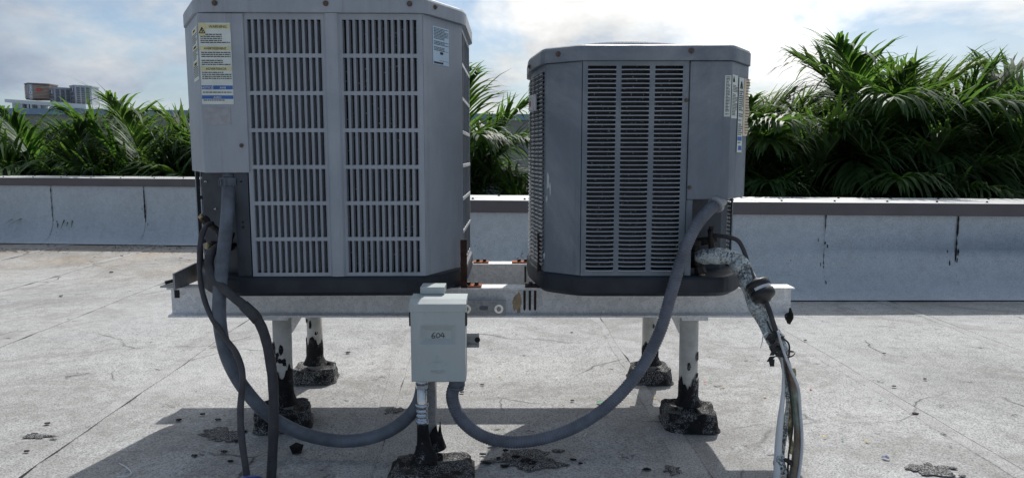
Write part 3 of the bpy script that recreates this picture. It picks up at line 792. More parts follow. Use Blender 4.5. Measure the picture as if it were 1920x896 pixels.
# stickers on the cover
Lf2 = dist(fa, fb); u0, u1 = .003, .094
zt, zb = 1.272, 1.043
heads = [(1.255, 1.268), (1.195, 1.206), (1.138, 1.149), (1.085, 1.096), (1.058, 1.070)]
st = sticker(cover, fa, fb, u0, u1, zb, zt, .0014, 2, label='large warning sticker with yellow and blue headings', head=heads, line_h=.0056)
band(st, fa, fb, u0+.021, u1-.001, 1.255, 1.268, .0014, 'sticker yellow', 'WARNING')
band(st, fa, fb, u0+.001, u1-.001, 1.195, 1.206, .0014, 'sticker yellow', 'AVERTISSEMENT')
band(st, fa, fb, u0+.001, u1-.001, 1.138, 1.149, .0014, 'sticker yellow', 'ADVERTENCIA')
band(st, fa, fb, u0+.001, u0+.032, 1.085, 1.096, .0014, 'sticker blue', 'NOTICE', 'white print')
band(st, fa, fb, u0+.034, u1-.001, 1.085, 1.096, .0014, 'sticker blue', 'AVIS', 'white print')
band(st, fa, fb, u0+.001, u1-.001, 1.058, 1.068, .0014, 'sticker blue', 'AVISO', 'white print')
o = obj('pictogram', plate(fa, fb, u0+.001, u0+.020, 1.236, 1.271, .0014, .0021), 'sticker yellow', st)
triangle(st, fa, fb, u0+.0105, 1.243, .016, .0026)
Ls2 = dist(sa_, sb_)
heads2 = [(1.252, 1.262), (1.205, 1.215), (1.158, 1.168)]
s2 = sticker(cover, sa_, sb_, Ls2-.115, Ls2-.006, 1.115, 1.266, .0014, 5, head=heads2, line_h=.005)
for (h0, h1), tx in zip(heads2, ('WARNING', 'AVERTISSEMENT', 'ADVERTENCIA')): band(s2, sa_, sb_, Ls2-.112, Ls2-.008, h0, h1, .0014, 'sticker yellow', tx)
sticker(cover, fa, fb, .008, .083, .985, 1.033, .0012, 9, 'faded sticker', 'washed out grey sticker remnant', lines=False)
# rating plate
na, nb = LP[1], LP[2]
npl = sticker(A1, na, nb, .048, .132, 1.165, 1.275, .0012, 12, 'nameplate', 'bluish rating plate with fine print', head=[(1.168, 1.20)], line_h=.0042)
m = MB(); m.add([wallp(na, nb, u, zz_, .0022) for u, zz_ in ((.084, 1.196), (.100, 1.196), (.100, 1.203), (.084, 1.203))], [(0, 1, 2, 3)]); obj('logo_block', m, 'ink', npl, fix=False); m = MB(); m.add([wallp(na, nb, u, zz_, .0022) for u, zz_ in ((.052, 1.168), (.100, 1.168), (.100, 1.173), (.052, 1.173))], [(0, 1, 2, 3)])
obj('barcode', m, 'ink', npl, fix=False)
for zz_ in (1.177, 1.206):
    m = MB(); m.add([wallp(na, nb, u, q_, .0022) for u, q_ in ((.080, zz_), (.128, zz_), (.128, zz_+.0008), (.080, zz_+.0008))], [(0, 1, 2, 3)]); obj('rule_line', m, 'ink', npl, fix=False)
# service valves in the recess
def valve(t, p, dr, up, name='service_valve', mat='dark fastener', s=1.0):
    p, dr, up = Vector(p), Vector(dr).normalized(), Vector(up).normalized()
    m = MB(); m.cyl(p-dr*.035*s, p+dr*.03*s, .011*s, 10); m.cyl(p+dr*.03*s, p+dr*.048*s, .014*s, 6, smooth=False); m.cyl(p-dr*.004*s, p-dr*.004*s+up*.032*s, .009*s, 10); m.cyl(p-dr*.004*s+up*.030*s, p-dr*.004*s+up*.042*s, .0115*s, 6, smooth=False)
    o = obj(name, m, mat, t); m = MB(); m.cyl(p+dr*.048*s, p+dr*.060*s, .009*s, 8); obj('valve_cap', m, 'brass', o); return o
valve(A1, at(402, 428, 2.16), (-.6, -.3, .7), (.5, -.5, -.3), s=.95)
valve(A1, at(425, 462, 2.15), (-.5, -.6, .1), (.3, -.2, .8), s=1.1)
m = MB(); m.add([(x, y, zz_) for zz_ in (z0, .62) for x, y in ((-.965, 2.225), (-.88, 2.165), (-.82, 2.150))], [(0, 1, 4, 3), (1, 2, 5, 4)]); obj('valve_bracket', m, 'recess shade paint', A1, solid=.003, fix=False)
m = MB(); pq = at(384, 452, 2.185); m.box(pq.x-.006, pq.x+.006, pq.y-.010, pq.y-.006, pq.z-.006, pq.z+.006); obj('square_hole', m, 'dark gap', A1)

# ---- the smaller dark condenser
RP = [(.203, 2.092), (.631, 2.090), (.718, 2.215), (.718, 2.62), (.60, 2.78), (.20, 2.78), (.066, 2.62), (.066, 2.37), (.100, 2.165)]
RZ = (BZ1+.0025, .540, 1.167, 1.212)
PB = 'dark grey cabinet paint'
A2 = thing('air_conditioner', (.39, 2.43, BZ1), 'smaller dark grey condenser with level louvres, beside the taped pipe bundle', 'air conditioner', 'condensers on the steel stand')
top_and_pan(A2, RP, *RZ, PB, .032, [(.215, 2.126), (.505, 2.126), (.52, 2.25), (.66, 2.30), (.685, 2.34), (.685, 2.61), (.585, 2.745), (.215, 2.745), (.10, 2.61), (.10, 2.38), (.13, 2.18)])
z0, z1 = RZ[1], RZ[2]
a, b = RP[0], RP[1]; Lf = dist(a, b); uE = .513-a[0]
zc = cuts(.556, 1.153, 46, .86)
ucs = [(.0165, .0985), (.1135, .1950), (.2105, .2910)]
pan = obj('louver_panel', grid_plate(a, b, .0015, uE-.0015, z0, z1-.001, ucs, zc), PB, A2, solid=.003, fix=False)
e, nn = E(a, b), NRM(a, b); pitch = zc[1][0]-zc[0][0]; hgt = zc[0][1]-zc[0][0]
for (ua, ub) in ucs:
    w = ub-ua; M_ = MB(); q = 9; prof = [(hgt*.26, -.004), (hgt*.22, .0005), (hgt*.15, .0045), (hgt*.05, .0068), (-.0010, .0072), (-.0019, .0052)]
    vs = []
    for k in range(q+1):
        f = k/q; ed = min(1, min(f, 1-f)*6)
        for zz_, d in prof: vs.append(e*(w*f)+nn*(d*ed if d > 0 else d)+Vector((0, 0, zz_)))
    M_.add(vs, [(k*6+j, (k+1)*6+j, (k+1)*6+j+1, k*6+j+1) for k in range(q) for j in range(5)])
    me = mesh_of('louver', M_, PB, Vector((0, 0, 0))); recalc(me)
    me.materials.append(MATS['lit lip and chip paint'])                       # wear and the sky light caught on the lips, put into the colour
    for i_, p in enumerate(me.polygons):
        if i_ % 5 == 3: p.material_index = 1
    for (za, zb) in zc: link_mesh('louver', me, pan, wallp(a, b, ua, za)-ORG[pan])
obj('corner_panel', plate(RP[8], RP[0], .0015, dist(RP[8], RP[0])-.0015, z0, z1-.001), PB, A2, bevel=.002)
def side_grill(t, a, b, ncol, rows):
    L_ = dist(a, b); uc = cuts(.016, L_-.012, ncol, .86); zc_ = cuts(z0+.018, z1-.02, rows, .66)
    p = obj('side_louver_panel', grid_plate(a, b, .001, L_-.001, z0, z1-.001, uc, zc_), PB, t, solid=.003, fix=False)
    m = MB(); e_, n_ = E(a, b), NRM(a, b)
    for (za, zb) in zc_:
        for (ua, ub) in uc:
            m.add([wallp(a, b, u, zz_, d) for u in (ua, ub) for zz_, d in ((za-.0010, .0060), (za+.0016, .0072), (za+.004, .003), (zb, -.008))], [(0, 1, 5, 4), (1, 2, 6, 5), (2, 3, 7, 6)])
    o = obj('side_louver', m, 'lit lip and chip paint', p, kind='stuff', fix=False)
    for p_ in o.data.polygons: pass
    return p
side_grill(A2, RP[7], RP[8], 3, 46); side_grill(A2, RP[6], RP[7], 3, 46); side_grill(A2, RP[4], RP[5], 4, 46); side_grill(A2, (.718, 2.30), RP[3], 4, 46)
for i in (3, 5): obj('corner_panel', plate(RP[i], RP[i+1], .0015, dist(RP[i], RP[i+1])-.0015, z0, z1-.001), PB, A2)
# badge on the side
bd = obj('badge', plate(RP[7], RP[8], .045, .125, 1.035, 1.085, .008, .020), 'badge plate', A2, bevel=.004, label='small pale maker badge on the side louvres')
obj('badge_mark', plate(RP[7], RP[8], .060, .080, 1.050, 1.066, .020, .0212), 'badge red', bd)
# control cover, recess
CZ = .768
PS, P1, P2 = (a[0]+uE+.001, 2.0905), RP[1], RP[2]
pp = off([PS, P1, P2, (PS[0], PS[1]+.4)], .005)[:3]; pp[0] = (PS[0], PS[1]-.005)
m = MB(); vs = [(x, y, zz_) for zz_ in (CZ, z1-.001) for x, y in pp+[(P2[0]-.02, P2[1]+.01), (P1[0]-.02, P1[1]+.03), (PS[0], PS[1]+.03)]]
m.add(vs, [(j, (j+1) % 6, 6+(j+1) % 6, 6+j) for j in range(6)]+[(5, 4, 3, 2, 1, 0), (6, 7, 8, 9, 10, 11)]); cov2 = obj('control_cover', m, PB, A2, bevel=.003)
fa, fb, sb2 = pp[0], pp[1], pp[2]
screw_on(cov2, wallp(fa, fb, .006, .803), NRM(fa, fb), r=.006)
screw_on(A2, wallp(a, b, uE-.008, 1.055), NRM(a, b), r=.006); screw_on(A2, wallp(a, b, uE-.008, .632), NRM(a, b), r=.006)
P_ = off(RP, .013)
screw_on(A2, Vector((.512, P_[1][1], 1.193)), Vector((0, -1, 0)), r=.008)
screw_on(A2, wallp(P_[8], P_[0], .058, 1.19), NRM(P_[8], P_[0]), r=.008); screw_on(A2, wallp(P_[7], P_[8], .03, 1.18), NRM(P_[7], P_[8]), r=.007)
Lc = dist(fa, fb)
s1 = sticker(cov2, fa, fb, Lc-.020, Lc-.002, 1.008, 1.125, .0014, 21, line_h=.0042)
Lk = dist(fb, sb2)
s3 = sticker(cov2, fb, sb2, .002, .052, 1.004, 1.128, .0014, 22, head=[(1.105, 1.127)], label='warning sticker with close printed lines', line_h=.0042)
triangle(s3, fb, sb2, .013, 1.108, .014, .0022)
s4 = sticker(cov2, fb, sb2, .060, .105, .905, 1.125, .0030, 23, head=[(.912, .925), (.940, .952), (1.09, 1.125)], label='tall narrow sticker with blue boxes, peeling at its edge', line_h=.006)
band(s4, fb, sb2, .062, .100, .940, .952, .0030, 'sticker blue'); band(s4, fb, sb2, .070, .100, .912, .925, .0030, 'sticker blue')
triangle(s4, fb, sb2, .080, 1.094, .02, .0040)
m = MB(); vs = []; q = random.Random(5)
for k in range(12):
    zz_ = .955+.17*k/11; w = .022+.008*q.random()*(1 if 0 < k < 11 else .3); p = wallp(fb, sb2, .110, zz_, .003)
    vs += [p, p+Vector((w*.75, .012+.004*q.random(), 0))]
m.add(vs, [(2*k, 2*k+1, 2*k+3, 2*k+2) for k in range(11)]); obj('peeling_sticker', m, 'sun bleached paper', s4, fix=False, solid=.0006, label='sun-bleached tan sticker curling off the edge')
m = MB()
for k in range(20):
    zz_ = .962+.158*k/19; p = wallp(fb, sb2, .110, zz_, .0045); m.add([p+Vector((.004, 0, 0)), p+Vector((.018, .0055, 0)), p+Vector((.018, .0055, .002)), p+Vector((.004, 0, .002))], [(0, 1, 2, 3)])
obj('print', m, 'ink', s4, fix=False, kind='stuff')
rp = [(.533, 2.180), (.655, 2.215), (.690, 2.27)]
m = MB(); m.add([(x, y, zz_) for zz_ in (z0-.004, CZ-.001) for x, y in rp], [(0, 1, 4, 3), (1, 2, 5, 4)]); obj('valve_plate', m, 'recess shade paint', A2, solid=.003, fix=False)
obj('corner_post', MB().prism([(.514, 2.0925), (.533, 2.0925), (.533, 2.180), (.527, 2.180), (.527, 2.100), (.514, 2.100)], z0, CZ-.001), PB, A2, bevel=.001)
valve(A2, at(1333, 445, 2.13), (0, -.55, -1), (.1, .1, 1), s=.72)
valve(A2, at(1305, 482, 2.13), (.25, -.5, -1), (0, -.2, 1), s=1.15)
m = MB(); m.cyl(at(1300, 455, 2.165), at(1345, 448, 2.145), .012, 10); m.cyl(at(1296, 490, 2.165), at(1322, 483, 2.12), .022, 12); obj('valve_body', m, 'dark fastener', A2)
m = MB(); p = at(1303, 512, 2.13); m.box(p.x-.022, p.x+.026, p.y-.012, p.y+.03, p.z-.02, p.z+.018); obj('valve_bracket', m, 'recess shade paint', A2, bevel=.002)
# chipped paint patches
m = MB()
for i, (x, y, rw, rh) in enumerate(((1028, 340, .006, .03), (1026, 372, .004, .012), (1032, 355, .003, .02), (1021, 480, .003, .012))):
    p = at(x, y, 2.15); e_ = E(RP[8], RP[0]); u = (p.x-RP[8][0])/e_.x
    blot(m, wallp(RP[8], RP[0], u, p.z, .0012), e_, (0, 0, 1), NRM(RP[8], RP[0])*.1, rw, rh, i+3, 11)
obj('chipped_paint', m, 'lit lip and chip paint', A2, fix=False)

# ------------------------------------------------------------------ disconnect box and its post
zbx0, zbx1 = .278, .500
BX0, BX1, BYF, BYB = -.277, -.128, 1.895, 1.975
post = thing('strut_post', (-.225, 2.0, 0), 'grey steel strut post with a cross arm behind the disconnect box', 'post')
def strut(m, p, q, up, w=.041, d=.041):
    p, q, up = Vector(p), Vector(q), Vector(up).normalized(); ax = (q-p).normalized(); sd_ = ax.cross(up).normalized(); t = .0025
    prof = [(-w/2, 0), (w/2, 0), (w/2, d), (w/2-.009, d), (w/2-.009, d-t), (w/2-t, d-t), (w/2-t, t), (-w/2+t, t), (-w/2+t, d-t), (-w/2+.009, d-t), (-w/2+.009, d), (-w/2, d)]
    n = len(prof); m.add([c+sd_*s_+up*h for c in (p, q) for s_, h in prof], [(j, (j+1) % n, n+(j+1) % n, n+j) for j in range(n)]+[tuple(reversed(range(n))), tuple(range(n, 2*n))])
m = MB(); strut(m, (-.2385, 1.985, .02), (-.2385, 1.985, .52), (0, 1, 0), .032); obj('upright', m, 'galvanised strut', post)
m = MB(); strut(m, (-.262, 1.983, .374), (-.094, 1.983, .374), (0, -1, 0), d=.010); arm = obj('cross_arm', m, 'galvanised strut', post)
m = MB(); m.cyl((-.099, 1.9835, .374), (-.099, 1.9800, .374), .008, 14); obj('arm_hole', m, 'dark gap', arm)
m = MB(); m.box(-.262, -.200, 2.0275, 2.232, .392, .433); obj('stay', m, 'galvanised strut', post)
m = MB()
us, zs = [-.30, -.148, -.142, -.098, -.078, -.024, -.018][::1], [.388, .438]
m.box(-.30, -.020, 2.2265, 2.2300, .388, .438); m.box(-.30, -.020, 2.2302, 2.2345, .388, .392); m.box(-.30, -.020, 2.2302, 2.2345, .434, .438); rail = obj('slotted_rail', m, 'galvanised strut', stand, bevel=.001)
m = MB(); m.cyl((-.098, 2.2263, .413), (-.098, 2.2255, .413), .007, 12); m.cyl((-.083, 2.2263, .413), (-.083, 2.2255, .413), .007, 12); m.box(-.098, -.083, 2.2256, 2.2262, .406, .420); obj('rail_slot', m, 'far dark', rail)
for x in (-.145, -.042):
    m = MB(); m.cyl((x, 2.2264, .410), (x, 2.2235, .410), .0145, 20); wsh = obj('washer', m, 'stainless', rail); m = MB(); m.cyl((x, 2.2234, .410), (x, 2.2180, .410), .0075, 6, smooth=False); obj('bolt_head', m, 'galvanised strut', wsh)

dbx = thing('disconnect_box', (-.20, 1.93, zbx0), 'grey-green metal disconnect box with handwritten 604 on its cover', 'electrical box')
m = MB(); m.box(BX0+.006, BX1-.006, BYF+.014, BYB, zbx0+.004, zbx1-.004); obj('case', m, 'box enamel', dbx, bevel=.002)
# cover: pressed recess in the front
cx0, cx1, cz0, cz1 = BX0, BX1, zbx0, zbx1-.022
rx0, rx1, rz0, rz1 = BX0+.024, BX1-.026, .383, .437
m = MB(); F = BYF
def ring_faces(rects):
    vs = []
    for (x0_, x1_, q0, q1, y) in rects: vs += [(x0_, y, q0), (x1_, y, q0), (x1_, y, q1), (x0_, y, q1)]
    fs = []
    for k in range(len(rects)-1):
        for j in range(4): fs.append((k*4+j, k*4+(j+1) % 4, (k+1)*4+(j+1) % 4, (k+1)*4+j))
    k = len(rects)-1; fs.append((k*4, k*4+1, k*4+2, k*4+3)); return vs, fs
m.add(*ring_faces([(cx0, cx1, cz0, cz1, F+.075), (cx0, cx1, cz0, cz1, F+.002), (cx0+.002, cx1-.002, cz0+.002, cz1, F), (rx0-.004, rx1+.004, rz0-.004, rz1+.004, F), (rx0, rx1, rz0, rz1, F+.0010), (rx0+.014, rx1-.014, rz0+.014, rz1-.018, F+.013)]))
cv = obj('cover', m, 'box enamel', dbx, fix=False)
m = MB(); vs = [(x, y, q) for x in (BX0-.003, BX1+.003) for y, q in ((F-.003, zbx1-.026), (F-.003, zbx1-.004), (F+.020, zbx1+.006), (BYB+.004, zbx1+.009), (BYB+.004, zbx1-.0035))]
m.add(vs, [(0, 1, 6, 5), (1, 2, 7, 6), (2, 3, 8, 7), (3, 4, 9, 8), (4, 0, 5, 9), (4, 3, 2, 1, 0), (5, 6, 7, 8, 9)]); obj('hood', m, 'box enamel', dbx, bevel=.0015)
m = MB(); m.box(-.258, -.190, BYB-.012, BYB+.045, zbx1+.0095, zbx1+.030); m.box(-.258, -.190, BYB+.046, BYB+.052, zbx1-.03, zbx1+.030); obj('hub_cover', m, 'box enamel', dbx, bevel=.0015)
for x0_, x1_ in ((BX0-.0045, BX0-.0005), (BX1+.0005, BX1+.0045)):
    m = MB(); m.box(x0_, x1_, F+.004, F+.03, zbx1-.066, zbx1-.028); obj('side_flange', m, 'dark fastener', dbx)
# handwritten number
def strokes(pls, ox, oz, sc, y, r=.0009):
    m = MB()
    for pl in pls: m.tube(spline([(ox+p[0]*sc, y, oz+p[1]*sc) for p in pl], 5), r, 5)
    return m
six = [[(.55, 1.0), (.2, .7), (.02, .3), (.15, .02), (.45, .05), (.52, .32), (.3, .45), (.08, .3)]]
zero = [[(1.1, .85), (.85, .6), (.82, .25), (1.05, .08), (1.38, .2), (1.48, .55), (1.3, .82), (1.05, .86)]]
four = [[(1.95, 1.0), (1.75, .6), (1.62, .38), (2.0, .36), (2.35, .40)], [(2.12, .85), (2.10, .45), (2.06, .0)]]
obj('handwriting', strokes(six+zero+four, (rx0+rx1)/2-.0175, .3985, .0155, F+.0124), 'ink', cv)
# pressed emblem and name
m = MB(); ec = ((BX0+BX1)/2-.002, .333)
m.tube([(ec[0]+.026*math.cos(t_), F+.0006, ec[1]-.004+.0085*math.sin(t_)) for t_ in [2*math.pi*k/36 for k in range(37)]], .0013, 6, False)
for k, h in ((-.009, .012), (-.003, .020), (.003, .020), (.009, .013)): m.tube([(ec[0]+k, F+.0006, ec[1]-.002), (ec[0]+k*.9, F+.0006, ec[1]-.002+h)], .0014, 6)
obj('emblem', m, 'box enamel', cv)
obj('embossed_name', text_mb('HALEX', .0135, (ec[0], F-.0002, .303), (1, 0, 0), (0, 0, 1), .0016), 'box enamel', cv, fix=False)
m = MB(); m.box(-.222, -.178, F+.018, F+.05, zbx0-.006, zbx0+.0035); obj('bottom_tab', m, 'dark fastener', dbx)

# rigid riser with couplings
rz = thing('conduit_riser', (-.250, 1.935, .02), 'short shiny zinc conduit with couplings and tarred foot under the disconnect box', 'conduit')
rx, ry = -.2525, 1.925
m = MB(); m.cyl((rx, ry, .12), (rx, ry, .276), .0135, 16); obj('pipe', m, 'stainless', rz)
m = MB(); m.cyl((rx, ry, .262), (rx, ry, .277), .0165, 16); m.cyl((rx, ry, .252), (rx, ry, .2618), .0185, 6, smooth=False); obj('connector', m, 'zinc fitting', rz)
m = MB(); prof = [(.149, .0185), (.160, .0185), (.1605, .0155), (.170, .0160), (.1705, .0175), (.173, .0175), (.1735, .0155), (.183, .0155), (.1835, .0172), (.186, .0172), (.1865, .0155), (.195, .0160), (.1955, .0185), (.207, .0185)]
m.tube([(rx, ry, z_) for z_, r_ in prof], [r_ for z_, r_ in prof], 12); obj('coupling', m, 'zinc fitting', rz)
m = MB(); n = 18; q = random.Random(2); vs = []
for f in (0, .2, .4, .6, .8, 1):
    for k in range(n):
        a_ = 2*math.pi*k/n; r_ = .0155+.022*(1-f)**3+.0015*q.random(); vs.append((rx+.006*(1-f)+math.cos(a_)*r_, ry+math.sin(a_)*r_, .045+f*.103+.006*q.random()*(f == 1)))
m.add(vs, [(r_*n+k, r_*n+(k+1) % n, (r_+1)*n+(k+1) % n, (r_+1)*n+k) for r_ in range(5) for k in range(n)], True); obj('tar_boot', m, 'tar', rz, fix=False)
m = MB(); n = 14; vs = []
for f in (0, .3, .6, 1):
    for k in range(n):
        a_ = 2*math.pi*k/n; r_ = .030+.016*(1-f)**2; vs.append((-.2385+math.cos(a_)*r_, 2.003+math.sin(a_)*r_, .045+f*(.06+.025*math.sin(k*2.3))))
m.add(vs, [(r_*n+k, r_*n+(k+1) % n, (r_+1)*n+(k+1) % n, (r_+1)*n+k) for r_ in range(3) for k in range(n)], True); obj('tar_boot', m, 'tar', post, fix=False)

# ------------------------------------------------------------------ conduits and hoses
def conduit(name, pts, r, mat, label, rib=0, sides=16, cat='conduit', amp=.06):
    p = spline(pts, 14); t = thing(name, tuple(min(p, key=lambda v: v.z)), label, cat)
    if rib:
        out = [p[0]]; acc = 0                                          # even spacing for the ribs
        step = rib/4
        for i in range(len(p)-1):
            d = (p[i+1]-p[i]).length; s_ = step-acc
            while s_ <= d: out.append(p[i].lerp(p[i+1], s_/d)); s_ += step
            acc = d-(s_-step)
        rr = [r*(1+amp*(0, .92, 1.0, -.25)[k % 4]+.02*mnoise.noise(out[k]*15)) for k in range(len(out))]; m = MB(); m.tube(out, rr, sides)
    else: m = MB(); m.tube(p, [r*(1+.035*mnoise.noise(v*13)) for v in p], sides)
    obj('jacket', m, mat, t, fix=False)
    return t, p
lc = [at(429, 345, 2.100), at(428, 380, 2.085), at(423, 440, 2.06), at(415, 510, 2.03), at(411, 570, 2.01), at(414, 620, 2.0), at(428, 675, 1.99), at(458, 728, 1.99), at(505, 778, 1.99), at(565, 811, 1.99), at(635, 826, 1.99), at(695, 820, 1.985), at(742, 800, 1.975), at(775, 770, 1.965), at(789, 740, 1.955), (-.2525, 1.955, .284)]
c1, p1 = conduit('flexible_conduit', lc, .0188, 'grey conduit', 'smooth grey flexible conduit sagging from the slotted condenser to the disconnect box', .0052, amp=.018)
m = MB(); p = Vector(lc[0]); m.cyl(p+Vector((0, .004, .030)), p+Vector((0, .003, .016)), .018, 16); m.cyl(p+Vector((0, .003, .016)), p+Vector((0, 0, -.006)), .0275, 10, .026, smooth=False)
for k in range(12): a_ = 2*math.pi*k/12; m.box(-.002, .002, .0245, .0285, -.004, .014, Matrix.Translation(p) @ Matrix.Rotation(a_, 4, 'Z'))
obj('conduit_nut', m, 'grey conduit', c1)
rc = [(-.155, 1.935, .272), at(848, 745, 1.945), at(866, 787, 1.96), at(905, 817, 1.975), at(955, 828, 1.985), at(1015, 822, 1.99), at(1085, 797, 2.0), at(1148, 753, 2.01), at(1200, 693, 2.02), at(1237, 622, 2.03), at(1260, 545, 2.035), at(1279, 482, 2.04), at(1300, 432, 2.05), at(1325, 398, 2.07), at(1342, 384, 2.09)]
c2, p2 = conduit('ribbed_conduit', rc, .0170, 'ribbed conduit', 'ribbed grey flexible conduit sweeping from the disconnect box up to the louvred condenser', .0078, amp=.085)
m = MB(); m.cyl((-.155, 1.935, .254), (-.155, 1.935, .2765), .0225, 16); m.cyl((-.155, 1.935, .2435), (-.155, 1.935, .2538), .0205, 12); obj('conduit_nut', m, 'ribbed conduit', c2)
e_ = p2[-1]; dr = (p2[-1]-p2[-4]).normalized(); m = MB(); m.cyl(e_-dr*.004, e_+dr*.008, .0255, 14); m.cyl(e_+dr*.008, e_+dr*.03, .018, 12); m.cyl(e_+dr*.02, Vector((e_.x+.014, e_.y+.01, .7675)), .0165, 12); obj('conduit_elbow', m, 'pale conduit nut', c2)
def hose(name, pts, rads, mat, label, sides=12, wob=.0012, cat='pipe'):
    p = spline(pts, 9); n = len(p); K = len(rads)-1; rr = []
    for i in range(n):
        f = i/(n-1)*K; k = min(int(f), K-1); rr.append((rads[k]+(rads[k+1]-rads[k])*(f-k))*.93+wob*mnoise.noise(p[i]*34))
    t = thing(name, tuple(min(p, key=lambda v: v.z)), label, cat); m = MB(); m.tube(p, rr, sides); obj('jacket', m, mat, t, fix=False); return t, p
h1, q1 = hose('refrigerant_hose', [at(398, 418, 2.125), at(386, 425, 2.09), at(377, 448, 2.07), at(374, 490, 2.05), at(377, 535, 2.03), at(392, 585, 2.0), at(420, 630, 1.97), at(444, 664, 1.95), at(455, 705, 1.93), at(451, 765, 1.90), at(453, 820, 1.875), at(462, 885, 1.84), at(466, 925, 1.83)], [.0075, .0085, .008, .0085, .009, .010, .010, .0105], 'purple hose', 'thin dark refrigerant hose hanging beside the smooth conduit')
h2, q2 = hose('insulated_line', [at(428, 462, 2.15), at(412, 462, 2.09), at(397, 474, 2.06), at(392, 496, 2.04), at(402, 524, 2.02), at(432, 552, 2.0), at(468, 582, 1.985), at(490, 612, 1.975), at(504, 660, 1.965), at(512, 720, 1.95), at(513, 790, 1.93), at(511, 850, 1.91), at(508, 905, 1.885)], [.0125, .0135, .0145, .0145, .0148, .0155, .0150, .0150, .0145], 'black hose', 'thicker black insulated line drooping in front of the beam', 14, .0016)
m = MB(); k = int(len(q2)*.52); m.tube([q2[k-5], q2[k], q2[k+4]], [.0160, .0170, .0158], 14); obj('tape_wrap', m, 'black hose', h2)
t = thing('plastic_cap', tuple(gr(470, 935)), 'round blue plastic cap below the thin dark hose', 'cap')
c_ = gr(468, 930); m = MB(); m.ball((c_.x, c_.y, .022), .052, 20, 12, (1, .8, .62)); obj('dome', m, 'blue plastic', t)

# the bundle at the louvred condenser
s1_, q = hose('suction_line', [at(1308, 482, 2.13), at(1335, 480, 2.10), at(1362, 481, 2.085), at(1383, 490, 2.07), at(1398, 515, 2.05), at(1410, 545, 2.03), at(1424, 580, 2.01), at(1440, 612, 1.99), at(1456, 640, 1.975), at(1468, 662, 1.965)], [.0250, .0262, .0240, .0262, .0268, .0262, .0245, .0225], 'cracked foil tape', 'suction pipe wrapped in cracked silver tape, leaving the louvred condenser', 16, .004)
for k, rr_ in ((30, .0285), (52, .0285), (70, .0262)):
    m = MB(); m.tube([q[k-4], q[k], q[k+4]], [rr_-.002, rr_, rr_-.002], 16); obj('tape_band', m, 'cracked foil tape', s1_)
m = MB(); pp_ = at(1447, 640, 1.955); qq = random.Random(9)
for k in range(16):
    d = Vector((qq.gauss(-.004, .010), qq.gauss(-.012, .008), qq.gauss(0, .020))); w = Vector((qq.uniform(-.010, .012), qq.uniform(-.008, .004), -qq.uniform(.006, .020)))
    m.add([pp_+d, pp_+d+Vector((.016, -.004, .003)), pp_+d+w+Vector((.012, 0, 0)), pp_+d+w], [(0, 1, 2, 3)])
obj('tape_shreds', m, 'black rubber', s1_, fix=False, solid=.0008)
ll, q = hose('liquid_line', [at(1338, 441, 2.135), at(1362, 444, 2.10), at(1382, 450, 2.08), at(1393, 466, 2.07), at(1402, 492, 2.055), at(1414, 525, 2.02), at(1428, 548, 1.995), at(1441, 578, 1.965), at(1452, 612, 1.95), at(1462, 645, 1.945), at(1468, 664, 1.940)], [.0065, .0068, .0068, .0072, .0075, .0075, .0072], 'black hose', 'thin dark liquid pipe with a round black filter drier', 10, .0006)
A_, B_ = at(1417, 527, 2.008), at(1436, 563, 1.975); ax = (B_-A_); m = MB()
prof = [(-.10, .010), (0, .017), (.06, .031), (.12, .0345), (.36, .0345), (.40, .031), (.52, .031), (.56, .0350), (.80, .0350), (.90, .031), (.98, .019), (1.1, .010)]
m.tube([A_+ax*f for f, r_ in prof], [r_ for f, r_ in prof], 20); fd = obj('filter_drier', m, 'black rubber', ll)
m = MB(); up_ = Vector((0, -.86, .5)); sdv = ax.normalized().cross(up_).normalized(); up_ = sdv.cross(ax.normalized()); vs = []
for f in (.40, .54):
    for k in range(7): a_ = -.85+1.7*k/6; vs.append(A_+ax*f+(up_*math.cos(a_)+sdv*math.sin(a_))*.0330)
m.add(vs, [(k, k+1, 8+k, 7+k) for k in range(6)]); obj('drier_label', m, 'wire jacket', fd, fix=False)
m = MB(); m.tube([q[-14], q[-10]], [.0105, .0100], 10); obj('pipe_joint', m, 'weathered copper', ll)
k0 = [at(1468, 662, 1.960), at(1476, 700, 1.955), at(1480, 745, 1.95), at(1478, 790, 1.94)]
fi, q = hose('torn_insulation', [at(1456, 638, 1.972), at(1466, 662, 1.965), at(1474, 700, 1.96), at(1477, 740, 1.955), at(1474, 785, 1.945), at(1470, 830, 1.94), at(1468, 856, 1.935)], [.022, .0185, .0105, .0095, .008, .007, .004], 'cracked foil tape', 'flaking black and silver insulation hanging below the strap tie', 10, .006, 'insulation')
m = MB(); vs = []; qq = random.Random(12)
for k in range(16):
    f = k/15; c_ = at(1482+2*math.sin(k), 690+160*f, 1.962); w = .013*(1-f*.75)+.004*qq.random(); vs += [c_-Vector((w, .002, 0)), c_+Vector((w*.9, .003*qq.random(), 0))]
m.add(vs, [(2*k, 2*k+1, 2*k+3, 2*k+2) for k in range(15)]); obj('foam_strip', m, 'old foam', fi, fix=False, solid=.003)
hose('wrapped_pipe', [at(1466, 668, 1.95), at(1469, 700, 1.94), at(1468, 740, 1.93), at(1463, 790, 1.915), at(1459, 840, 1.9), at(1456, 915, 1.87)], [.0030, .0040, .0055, .0095, .0105, .0110], 'white tape', 'white taped pipe running down beside the torn insulation', 12, .001)
hose('copper_pipe', [at(1470, 664, 1.955), at(1478, 690, 1.94), at(1488, 730, 1.93), at(1495, 780, 1.915), at(1496, 830, 1.90), at(1489, 880, 1.885), at(1484, 915, 1.875)], [.0095, .0105, .0115, .0120, .0125, .0130, .0130], 'weathered copper', 'green stained copper pipe in the bundle', 12, .0006)
